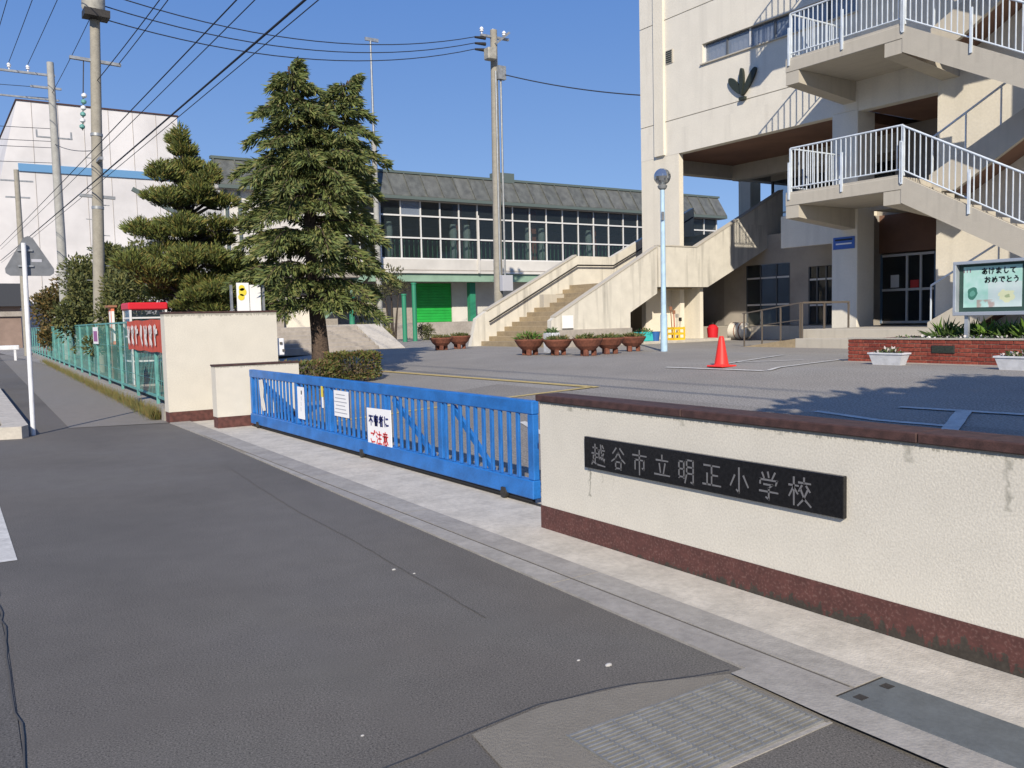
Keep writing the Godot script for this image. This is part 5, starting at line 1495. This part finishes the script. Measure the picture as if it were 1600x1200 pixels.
# ------------------------------------------------------------------ gymnasium (front plane z = -40)
func build_hall() -> void:
	var t := thing("gymnasium", "long white gymnasium with grey ribbed roof and a tall window strip", "building", Vector3.ZERO)
	var zf := -40.0
	var x0 := 11.6
	var x1 := 43.0
	# roof: steep ribbed front slope and long rear slope
	var yt := 8.92
	var ze := zf + 0.45
	var zt := zf - 0.35
	var ye := 7.72
	part("rear_roof", prismmesh([Vector3(x0 - 0.3, yt, zt), Vector3(x0 - 0.3, 6.3, zf - 14), Vector3(x0 - 0.3, 6.0, zf - 14), Vector3(x0 - 0.3, yt - 0.35, zt)], Vector3(x1 - x0 + 0.6, 0, 0)), MAT.roof, t)
	var nP := 34
	var w := (x1 - x0 + 0.6) / nP
	var pm := prismmesh([Vector3(0, yt, zt), Vector3(0, ye, ze), Vector3(0, ye - 0.12, ze), Vector3(0, yt - 0.14, zt)], Vector3(w - 0.008, 0, 0))
	var sm := prismmesh([Vector3(0, yt + 0.07, zt + 0.02), Vector3(0, ye + 0.07, ze + 0.03), Vector3(0, ye - 0.01, ze + 0.01), Vector3(0, yt - 0.01, zt)], Vector3(0.05, 0, 0))
	for k in nP:
		part("roof_panel", pm, [MAT.roof, MAT.roof_b, MAT.roof_c][(k * 7 + k / 3) % 3], t, Vector3(x0 - 0.3 + k * w, 0, 0))
		part("roof_seam", sm, MAT.roof_b, t, Vector3(x0 - 0.33 + k * w, 0, 0))
	bx("ridge_cap", Vector3(x0 - 0.4, yt - 0.02, zt - 0.2), Vector3(x1 + 0.4, yt + 0.1, zt + 0.08), MAT.roof_trim, t)
	bx("eave_trim", Vector3(x0 - 0.3, ye - 0.2, ze - 0.12), Vector3(x1 + 0.3, ye - 0.05, ze + 0.02), MAT.roof_trim, t)
	bx("soffit", Vector3(x0 - 0.3, ye - 0.22, zf - 0.3), Vector3(x1 + 0.3, ye - 0.16, ze - 0.12), MAT.hall_grey, t)
	bx("roof_vent", Vector3(26.2, yt - 0.1, zt - 0.5), Vector3(27.4, yt + 0.42, zt + 0.1), MAT.roof_trim, t)
	# gable end and left wall section
	part("gable_wall", prismmesh([Vector3(x0, 0.4, zf), Vector3(x0, 7.6, zf), Vector3(x0, 8.7, zt), Vector3(x0, 6.1, zf - 13.6), Vector3(x0, 0.4, zf - 13.6)], Vector3(0.25, 0, 0)), MAT.hall_white, t)
	bx("right_gable", Vector3(x1 - 0.2, 0.4, zf - 13.6), Vector3(x1, 7.6, zf - 0.12), MAT.hall_white, t)
	bx("shutter_lintel", Vector3(21.6, 3.47, zf - 1.7), Vector3(24.0, 3.9, zf - 1.5), MAT.hall_grey, t)
	bx("left_wall", Vector3(x0 + 0.25, 3.9, zf - 0.2), Vector3(16.9, 7.56, zf), MAT.hall_white, t)
	bx("left_wall", Vector3(x0 + 0.25, 0.4, zf - 0.5), Vector3(16.9, 3.9, zf - 0.3), MAT.hall_grey, t)
	for x in [x0 + 0.05, x0 + 0.62]:
		bx("downpipe", Vector3(x, 3.9, zf + 0.003), Vector3(x + 0.1, 7.5, zf + 0.11), MAT.roof_trim, t)
	bx("canopy", Vector3(12.2, 3.55, zf + 0.2), Vector3(17.0, 3.85, zf + 2.2), MAT.hall_grey, t)
	# window strip: three rows of panes
	var wx0 := 16.95
	var dx := 1.125
	var n := 23
	var ys := [4.64, 5.68, 6.78, 7.54]
	for k in n + 1:
		var x := wx0 + k * dx
		bx("mullion", Vector3(x - 0.03, 4.6, zf - 0.10), Vector3(x + 0.03, 7.54, zf + 0.0), MAT.aluminium, t)
		if k == n: break
		for r in 3:
			var y0: float = ys[r] + 0.03
			var y1: float = ys[r + 1] - 0.03
			bx("pane", Vector3(x + 0.03, y0, zf - 0.06), Vector3(x + dx - 0.03, y1, zf - 0.054), MAT.glass if not (r == 2 and k == 3) else MAT.glass_frosted, t)
	for r in 3:
		bx("transom", Vector3(wx0, ys[r] - 0.045, zf - 0.11), Vector3(wx0 + n * dx, ys[r] + 0.03, zf + 0.012), MAT.aluminium, t)
	# guard bars, curtains and posts inside
	for k in 96:
		var x := wx0 + 0.2 + k * 0.27
		bx("guard_bar", Vector3(x, 4.62, zf - 0.42), Vector3(x + 0.035, 5.6, zf - 0.385), MAT.bar_green, t)
	for x in [18.9, 20.0, 23.75, 24.6, 28.6, 29.5, 32.9]:
		var cq := Buf.new()
		var prof := []
		for j in 9:
			var y := 4.6 + j * 0.24
			prof.append(Vector2(0.14 + 0.07 * absf(sin(j * 0.8)), y))
		cq.lathe(Vector3(x, 0, zf - 0.75), prof, 10)
		part("curtain", cq.mesh(), MAT.curtain, t)
	for x in [19.45, 24.2, 29.05, 33.4]:
		bx("inner_post", Vector3(x - 0.2, 4.6, zf - 1.2), Vector3(x + 0.2, 7.5, zf - 0.9), MAT.wood, t)
	bx("inner_wall", Vector3(16.9, 4.5, zf - 8.2), Vector3(x1, 7.6, zf - 8), MAT.interior, t)
	bx("inner_floor", Vector3(16.9, 4.4, zf - 8), Vector3(x1, 4.58, zf - 0.12), MAT.interior, t)
	bx("inner_ceiling", Vector3(16.9, 7.56, zf - 8), Vector3(x1, 7.7, zf - 0.25), MAT.interior, t)
	bx("inner_side", Vector3(16.7, 4.5, zf - 8), Vector3(16.9, 7.6, zf - 0.2), MAT.interior, t)
	# white balcony band, mint beam, lower wall
	bx("balcony_floor", Vector3(16.9, 3.9, zf - 1.7), Vector3(x1, 4.38, zf - 0.3), MAT.hall_grey, t)
	bx("balcony_band", Vector3(x0 + 0.25, 3.88, zf - 0.3), Vector3(x1, 4.59, zf + 0.35), MAT.hall_white, t)
	bx("band_groove", Vector3(x0 + 0.25, 4.02, zf + 0.351), Vector3(x1, 4.06, zf + 0.36), MAT.hall_grey, t)
	bx("mint_beam", Vector3(18.5, 3.47, zf - 0.2), Vector3(x1, 3.875, zf + 0.22), MAT.mint, t)
	bx("lower_wall", Vector3(16.9, 1.40, zf - 1.7), Vector3(21.6, 3.9, zf - 1.5), MAT.hall_grey, t)
	bx("lower_wall", Vector3(24.0, 1.40, zf - 1.7), Vector3(x1, 3.9, zf - 1.5), MAT.hall_white, t)
	bx("plinth", Vector3(16.9, 0.4, zf - 1.8), Vector3(x1, 1.40, zf + 0.3), MAT.hall_grey, t)
	var sh := bx("roller_shutter", Vector3(21.61, 1.40, zf - 1.62), Vector3(23.99, 3.47, zf - 1.56), MAT.shutter_green, t)
	for k in 14:
		part("slat", boxmesh(Vector3(2.36, 0.12, 0.03), 0.01), MAT.shutter_green, sh, Vector3(0, -0.955 + k * 0.147, 0.035))
	bx("green_post", Vector3(24.6, 1.4, zf - 0.9), Vector3(24.95, 3.47, zf - 0.6), MAT.post_green, t)
	bx("drain_pipe", Vector3(24.55, 3.9, zf + 0.36), Vector3(24.65, 6.9, zf + 0.44), MAT.hall_white, t)
	# entrance steps at the left end and what stands there
	var s := thing("entrance_steps", "wide grey brown steps with pale side wall left of cedar trunk", "steps", Vector3.ZERO)
	for k in 6:
		bx("step", Vector3(9.2, 0.5, -31.5), Vector3(12.6, 0.72 + k * 0.13, -26.7 - k * 0.33), MAT.hall_grey, s, 0.008)
	part("side_wall", prismmesh([Vector3(12.61, 0.5, -26.6), Vector3(12.61, 0.62, -26.6), Vector3(12.61, 1.42, -28.5), Vector3(12.61, 1.42, -31.5), Vector3(12.61, 0.5, -31.5)], Vector3(0.9, 0, 0)), MAT.concrete, s)
	s = thing("cream_screen", "blank cream screen wall standing on the entrance steps", "wall", Vector3(11.15, 1.37, -30.0))
	bx("panel", Vector3(-0.45, -0.02, -0.12), Vector3(0.46, 1.08, 0.0), MAT.facade_b, s, 0.01)
	bx("side_shadow_board", Vector3(-0.9, -0.02, -0.4), Vector3(-0.46, 1.2, -0.3), MAT.hall_grey, s)
	s = thing("poster_stand", "white poster board with yellow figure above the tall wall", "board", Vector3(5.42, 0.2, -17.4))
	for x in [-0.42, 0.42]:
		bx("post", Vector3(x * 0.75 - 0.02, -0.15, -0.03), Vector3(x * 0.75 + 0.02, 2.08, 0.03), MAT.galvanised, s)
	bx("sheet", Vector3(-0.22, 1.55, 0.031), Vector3(0.02, 2.12, 0.05), MAT.paper, s)
	bx("sheet", Vector3(0.035, 1.55, 0.031), Vector3(0.25, 2.08, 0.05), MAT.paper, s)
	var yq := Buf.new()
	for p in [[0.0, 0.10, 0.06], [0.015, 0.02, 0.08], [-0.015, -0.08, 0.065]]:
		yq.tube([Vector3(p[0], p[1], 0), Vector3(p[0], p[1], 0.004)], [p[2]], 12)
	part("figure", yq.mesh(), MAT.yellow, s, Vector3(-0.12, 1.92, 0.051))
	s = thing("intercom_box", "white intercom box fixed to the right edge of tall wall", "box", Vector3(4.96, 1.0, -14.45))  # intercom box, not a lamp; nothing in it gives light
	bx("case", Vector3(-0.04, -0.02, -0.08), Vector3(0.10, 0.26, 0.08), MAT.white_paint, s, 0.01)
	bx("lens", Vector3(0.02, 0.16, 0.08), Vector3(0.06, 0.2, 0.10), MAT.dark_square, s)
	bx("lens", Vector3(0.06, 0.04, 0.08), Vector3(0.10, 0.08, 0.10), MAT.dark_square, s)
	for p in [[13.4, -30.6, "green bollard post at the top of the entrance steps side wall", 1.4, 1.0], [17.4, -34.2, "tall green post under the small bare topped tree", 0.6, 2.0], [18.1, -34.6, "second green post beside the small bare topped tree", 0.6, 2.5]]:
		var g := thing("green_post", p[2], "post", Vector3(p[0], p[3], p[1]))
		part("tube", tubemesh([Vector3(0, -0.05, 0), Vector3(0, p[4], 0)], [0.10], 12), MAT.post_green, g)
		part("top_ring", tubemesh([Vector3(0, p[4], 0), Vector3(0, p[4] + 0.06, 0)], [0.125], 12), MAT.post_green, g)
	# outside stair with green stringers at the left
	s = thing("steel_stair", "steel stair with pale green stringers behind the cedar", "stair", Vector3.ZERO)
	for z in [-37.5, -38.7]:
		beam("stringer", Vector3(14.2, 1.0, z), Vector3(17.6, 4.0, z), 0.06, 0.25, MAT.mint, s)
	for k in 12:
		bx("tread", Vector3(14.3 + k * 0.28, 1.14 + k * 0.247, -38.67), Vector3(14.58 + k * 0.28, 1.18 + k * 0.247, -37.53), MAT.galvanised, s)
	bx("foot_plate", Vector3(13.9, 0.55, -38.8), Vector3(14.6, 1.0, -37.4), MAT.hall_grey, s)

# ------------------------------------------------------------------ things in the yard
func build_yard_things() -> void:
	# lamp post
	var t := thing("lamp_post", "pale blue lamp post with a round globe before the school", "lamp post", Vector3(15.25, 0.6, -16.0))
	part("post", tubemesh([Vector3(0, -0.05, 0), Vector3(0, 0.9, 0), Vector3(0, 0.92, 0), Vector3(0, 3.95, 0)], [0.085, 0.085, 0.065, 0.055], 14), MAT.lamp_blue, t)
	var q := Buf.new()
	q.lathe(Vector3.ZERO, [Vector2(0.055, 3.93), Vector2(0.10, 3.97), Vector2(0.12, 4.03), Vector2(0.09, 4.06), Vector2(0.001, 4.07)], 16)
	part("collar", q.mesh(), MAT.galvanised, t)
	q = Buf.new()
	var prof := []
	for k in 13:
		var a := -PI / 2 + PI * k / 12.0
		prof.append(Vector2(maxf(0.001, cos(a) * 0.205), 4.25 + sin(a) * 0.205))
	q.lathe(Vector3.ZERO, prof, 22)
	part("globe", q.mesh(), MAT.globe, t)
	bx("hatch", Vector3(-0.09, 3.2, 0.05), Vector3(-0.02, 3.4, 0.075), MAT.galvanised, t)
	# traffic cone
	t = thing("traffic_cone", "red traffic cone standing alone in the yard", "traffic cone", Vector3(11.38, 0.59, -10.54))
	bx("base", Vector3(-0.18, 0, -0.18), Vector3(0.18, 0.03, 0.18), MAT.cone_red, t, 0.01)
	q = Buf.new()
	q.lathe(Vector3.ZERO, [Vector2(0.135, 0.03), Vector2(0.12, 0.05), Vector2(0.045, 0.50), Vector2(0.03, 0.525), Vector2(0.001, 0.525)], 22)
	part("cone", q.mesh(), MAT.cone_red, t)
	# flower pots
	var spots := [[13.03, -23.24], [13.88, -23.61], [12.27, -17.53], [12.61, -16.85], [12.75, -15.89], [13.65, -16.20], [14.91, -16.79]]
	var labs := ["brown bowl pot left of the broad stairs, leftmost of all pots", "brown bowl pot touching the broad stairs' left parapet foot", "brown bowl pot with upright bright green leaves before the stairs", "brown bowl pot second in the row of five before stairs", "brown bowl pot standing nearest in the middle of the row", "brown bowl pot fourth in the row of five before stairs", "brown bowl pot at right end of row beside teal planter"]
	for i in spots.size():
		t = thing("flower_pot", labs[i], "flower pot", Vector3(spots[i][0], 0.6, spots[i][1]), "bowl pots in front of the stairs")
		t.scale = Vector3(1.04 + 0.02 * (i % 3), 0.86 + 0.03 * ((i * 2) % 3), 1.04 + 0.02 * (i % 3))
		t.rotation.y = i * 0.9
		q = Buf.new()
		q.lathe(Vector3.ZERO, [Vector2(0.10, 0.13), Vector2(0.17, 0.15), Vector2(0.26, 0.25), Vector2(0.315, 0.36), Vector2(0.335, 0.40), Vector2(0.335, 0.44), Vector2(0.30, 0.44), Vector2(0.28, 0.38)], 24)
		part("bowl", q.mesh(), MAT.terracotta, t)
		q = Buf.new()
		q.lathe(Vector3.ZERO, [Vector2(0.29, 0.39), Vector2(0.001, 0.41)], 16)
		part("soil", q.mesh(), MAT.flower_soil, t)
		for k in 3:
			var a := TAU * k / 3 + i
			part("foot", boxmesh(Vector3(0.10, 0.17, 0.10), 0.015), MAT.terracotta, t, Vector3(cos(a) * 0.14, 0.08, sin(a) * 0.14))
		var gc: Color = Color(0.09, 0.19, 0.03) if i == 2 else Color(0.10, 0.13, 0.035)
		part("plants", plant_mesh(0.27, 0.10 if i != 2 else 0.16, 0.27, 260, gc, Color(0.22, 0.17, 0.07), 0.3, 0.11 if i != 2 else 0.16, 0.014), MAT.leaves, t, Vector3(0, 0.40, 0))
	t = thing("white_basket", "small white planter with green plants between pots and stairs", "planter", Vector3(13.1, 0.6, -17.75))
	bx("tub", Vector3(-0.12, 0, -0.2), Vector3(0.12, 0.52, 0.2), MAT.planter_white, t, 0.02)
	part("plants", plant_mesh(0.12, 0.1, 0.2, 120, Color(0.06, 0.12, 0.03), Color(0.1, 0.16, 0.05), 0.3, 0.1, 0.016), MAT.leaves, t, Vector3(0, 0.5, 0))
	# brick planter with real bricks
	t = thing("brick_planter", "low red brick planter below the notice board", "planter", Vector3.ZERO)
	var bx0 := 13.58
	var z0 := -9.62
	var z1 := -3.6
	bx("mortar_core", Vector3(bx0 + 0.012, 0.4, z0 + 0.012), Vector3(15.9, 0.975, z1), MAT.mortar, t)
	var bl := 0.21
	var bh := 0.06
	var mats := [MAT.brick, MAT.brick_b, MAT.brick_c]
	for c in 6:
		var y := 0.60 + c * 0.0665
		var z := z0 + (0.0 if c % 2 == 0 else -bl * 0.5)
		var i := 0
		while z < -5.6:
			var a := maxf(z, z0)
			var b := z + bl - 0.01
			part("brick", boxmesh(Vector3(0.1, bh - 0.004, snappedf(b - a, 0.001)), 0.004), mats[(i * 5 + c * 3 + int(i / 3)) % 3], t, Vector3(bx0 + 0.05 + 0.003 * ((i + c) % 3), y + bh * 0.5, (a + b) * 0.5))
			z += bl
			i += 1
		for k in 10:
			part("brick", boxmesh(Vector3(0.2, bh - 0.004, 0.1), 0.004), mats[(k + c) % 3], t, Vector3(bx0 + 0.21 + k * 0.21 + (0.0 if c % 2 else 0.1), y + bh * 0.5, z0 + 0.05))
	bx("coping", Vector3(bx0 - 0.01, 0.998, z0 - 0.01), Vector3(bx0 + 0.16, 1.02, -5.5), MAT.slab_concrete, t)
	bx("footing", Vector3(bx0 - 0.06, 0.5, z0 - 0.05), Vector3(bx0 + 0.02, 0.615, -5.5), MAT.hall_grey, t)
	bx("soil", Vector3(bx0 + 0.16, 0.9, z0 + 0.1), Vector3(15.85, 0.99, z1 - 0.1), MAT.flower_soil, t)
	var pq := thing("dark_plaque", "small dark plaque set into the red brick planter", "plaque", Vector3(bx0 - 0.004, 0.84, -7.88))
	part("plate", boxmesh(Vector3(0.02, 0.11, 0.36), 0.003), MAT.bronze, pq)
	part("rim", boxmesh(Vector3(0.012, 0.13, 0.39), 0.003), MAT.iron, pq, Vector3(0.006, 0, 0))
	# leafy plants in the planter
	for k in 7:
		var p := thing("leafy_plant", ["arching green plant under the notice board, leftmost", "arching green plant under the board, second from left", "arching green plant under the board, third from left", "arching green plant under the board, fourth from left", "arching green plant under the board, fifth from left", "arching green plant under the board, sixth from left", "arching green plant under the board, last on the right"][k], "plant", Vector3(14.5 + 0.12 * (k % 2), 0.985, -8.35 + k * 0.34), "arching plants in the brick planter")
		part("leaves", plant_mesh(0.20, 0.12, 0.2, 90, Color(0.11, 0.20, 0.025), Color(0.05, 0.09, 0.02), 0.45, 0.26, 0.022), MAT.leaves, p)
	var fl := Buf.new()
	for i in 420:
		fl.col = Color(0.6, 0.58, 0.55) if rng.randf() < 0.45 else Color(0.07, 0.12, 0.03)
		var dd := Vector3(rng.randf_range(-1, 1), rng.randf_range(0.2, 1), rng.randf_range(-1, 1)).normalized()
		fl.leaf(Vector3(13.78 + rng.randf() * 0.2, 0.985 + rng.randf() * 0.05, rng.randf_range(-8.9, -5.8)), dd, dd.cross(UP).normalized(), 0.05, 0.02)
	var fo := part("flower_border", fl.mesh(), MAT.leaves, self)
	fo.set_meta("kind", "stuff")
	tag(fo, "white flowering ground cover along the brick planter edge", "flowers")
	# white planters on the ground
	for k in 2:
		t = thing("white_planter", ["white trough planter with sparse flowers left, before brick planter", "white trough planter at right picture edge before brick planter"][k], "planter", [Vector3(13.11, 0.6, -8.52), Vector3(12.91, 0.6, -6.36)][k], "white trough planters")
		q = Buf.new()
		var lo := [Vector3(-0.08, 0, -0.24), Vector3(0.08, 0, -0.24), Vector3(0.08, 0, 0.24), Vector3(-0.08, 0, 0.24)]
		var hi := [Vector3(-0.115, 0.19, -0.30), Vector3(0.115, 0.19, -0.30), Vector3(0.115, 0.19, 0.30), Vector3(-0.115, 0.19, 0.30)]
		for j in 4:
			var j2 := (j + 1) % 4
			q.quad(lo[j], lo[j2], hi[j2], hi[j], (lo[j] + lo[j2]) * Vector3(1, 0, 1))
		q.quad(lo[0], lo[1], lo[2], lo[3], Vector3.DOWN)
		part("trough", q.mesh(), MAT.planter_white, t)
		q = Buf.new()
		for s in [-1, 1]:
			q.box(Vector3(s * 0.115 - 0.012, 0.175, -0.312), Vector3(s * 0.115 + 0.012, 0.20, 0.312))
			q.box(Vector3(-0.103, 0.175, s * 0.30 - 0.012), Vector3(0.103, 0.20, s * 0.30 + 0.012))
		part("rim", q.mesh(), MAT.planter_white, t)
		bx("soil", Vector3(-0.10, 0.14, -0.28), Vector3(0.10, 0.165, 0.28), MAT.flower_soil, t)
		part("flowers", plant_mesh(0.09, 0.09, 0.25, 110, Color(0.07, 0.10, 0.03), Color(0.55, 0.50, 0.48), 0.3, 0.06, 0.02), MAT.leaves, t, Vector3(0, 0.17, 0))
	# notice board
	var X := 14.25
	t = thing("notice_board", "framed outdoor notice board with hand lettered poster above brick planter", "notice board", Vector3(X, 0.985, -8.05))
	var H0 := 0.445
	var H1 := 1.215
	var W := 2.6
	bx("back_panel", Vector3(0.05, H0, 0.0), Vector3(0.10, H1, W), MAT.board_green, t)
	bx("frame_top", Vector3(-0.06, H1, -0.03), Vector3(0.12, H1 + 0.05, W + 0.03), MAT.board_alu, t, 0.005)
	bx("frame_bottom", Vector3(-0.06, H0 - 0.06, -0.03), Vector3(0.12, H0, W + 0.03), MAT.board_alu, t, 0.005)
	bx("frame_side", Vector3(-0.06, H0, -0.03), Vector3(0.12, H1, 0.02), MAT.board_alu, t, 0.005)
	for z in [0.17, 2.4]:
		bx("leg", Vector3(0.0, -0.05, z - 0.03), Vector3(0.06, H0 - 0.06, z + 0.03), MAT.board_alu, t)
	var po := part("poster", boxmesh(Vector3(0.004, 0.66, 0.93)), poster_mat(), t, Vector3(0.046, 0.845, 0.56))
	po.mesh = poster_mesh(0.93, 0.66)
	part("lettering", letters([[["a", "ke", "ma", "si", "te"], -0.17, 0.30], [["o", "me", "de", "to", "u"], -0.12, 0.16]], 0.098, 0.105, 0.112, 0.017, 0.002), MAT.print_black, po, Vector3(-0.004, 0, 0), FACE_W)

func poster_mesh(w: float, h: float) -> Mesh:
	var q := Buf.new()
	q.quv(Vector3(-0.003, h / 2, -w / 2), Vector3(-0.003, h / 2, w / 2), Vector3(-0.003, -h / 2, w / 2), Vector3(-0.003, -h / 2, -w / 2), Vector3(-1, 0, 0), Vector2(0, 0), Vector2(1, 1))
	q.quad(Vector3(0.003, h / 2, -w / 2), Vector3(0.003, h / 2, w / 2), Vector3(0.003, -h / 2, w / 2), Vector3(0.003, -h / 2, -w / 2), Vector3(1, 0, 0))
	return q.mesh()

func poster_mat() -> StandardMaterial3D:
	# pale painted paper: washes of green and blue, a dark green round shape, yellow and brown shapes below
	var a := noise_field(256, 0.02, 301, 3)
	var im := Image.create(256, 180, false, Image.FORMAT_RGB8)
	for y in 180:
		for x in 256:
			var k := a[y * 256 + x] / 255.0
			var c := Color(0.74, 0.86, 0.84).lerp(Color(0.62, 0.82, 0.76), k)
			if x > 110 and y > 70: c = c.lerp(Color(0.84, 0.85, 0.86), 0.6)
			var d := Vector2(x - 40, y - 118).length() + (k - 0.5) * 14.0
			if d < 24.0: c = Color(0.22, 0.45, 0.38).lerp(Color(0.4, 0.65, 0.58), 1.0 if d < 11.0 else 0.2)
			d = Vector2((x - 190) * 0.7, y - 132).length() + (k - 0.5) * 16.0
			if d < 26.0: c = Color(0.86, 0.88, 0.72) if d > 10.0 else Color(0.66, 0.72, 0.55)
			if y > 146 and x > 60 and x < 140: c = c.lerp(Color(0.66, 0.55, 0.52), 0.75 * smoothstep(0.3, 0.6, k))
			if y < 26 and x < 40 and x % 14 < 5 and y > 10: c = Color(0.55, 0.5, 0.52)
			im.set_pixel(x, y, c)
	var m := StandardMaterial3D.new()
	m.albedo_texture = ImageTexture.create_from_image(im)
	m.roughness = 0.7
	return m

# ------------------------------------------------------------------ main
func _ready() -> void:
	rng.seed = 20240107
	var cam := Camera3D.new()
	cam.name = "camera"
	var yaw := deg_to_rad(33.791)
	var pit := deg_to_rad(4.2505)
	var rol := deg_to_rad(-1.3593)
	var fw := Vector3(sin(yaw) * cos(pit), -sin(pit), -cos(yaw) * cos(pit))
	var rt := Vector3(cos(yaw), 0, sin(yaw))
	var up := rt.cross(fw)
	cam.transform = Transform3D(Basis(rt * cos(rol) + up * sin(rol), -rt * sin(rol) + up * cos(rol), -fw), Vector3(0, 1.5, 0))
	cam.fov = 47.045
	cam.near = 0.05
	cam.far = 3000.0
	add_child(cam)
	cam.current = true
	var sm := ProceduralSkyMaterial.new()
	sm.sky_top_color = Color(0.052, 0.15, 0.43).linear_to_srgb()
	sm.sky_horizon_color = Color(0.32, 0.50, 0.76).linear_to_srgb()
	sm.sky_curve = 0.14
	sm.sky_energy_multiplier = 1.06
	sm.ground_bottom_color = Color(0.10, 0.10, 0.10)
	sm.ground_horizon_color = Color(0.36, 0.48, 0.68).linear_to_srgb()
	sm.sun_angle_max = 0.0
	var sky := Sky.new()
	sky.sky_material = sm
	var env := Environment.new()
	env.background_mode = Environment.BG_SKY
	env.sky = sky
	env.tonemap_mode = Environment.TONE_MAPPER_LINEAR
	env.tonemap_exposure = 1.15
	env.sdfgi_enabled = true
	env.ssao_enabled = true
	env.ssil_enabled = true
	var we := WorldEnvironment.new()
	we.name = "world_environment"
	we.environment = env
	add_child(we)
	var sun := DirectionalLight3D.new()
	sun.name = "sun"
	add_child(sun)
	var az := deg_to_rad(36.0)
	var el := deg_to_rad(31.0)
	sun.look_at_from_position(Vector3.ZERO, Vector3(sin(az) * cos(el), -sin(el), -cos(az) * cos(el)))
	sun.light_color = Color(1.0, 0.955, 0.885)
	sun.light_energy = 1.5
	sun.light_angular_distance = 0.5
	sun.shadow_enabled = true
	make_materials()
	build_ground()
	build_walls()
	build_gate()
	build_school()
	build_stair_tower()
	build_grand_stairs()
	build_hall()
	build_street_left()
	build_poles()
	build_yard_things()
	build_plants()
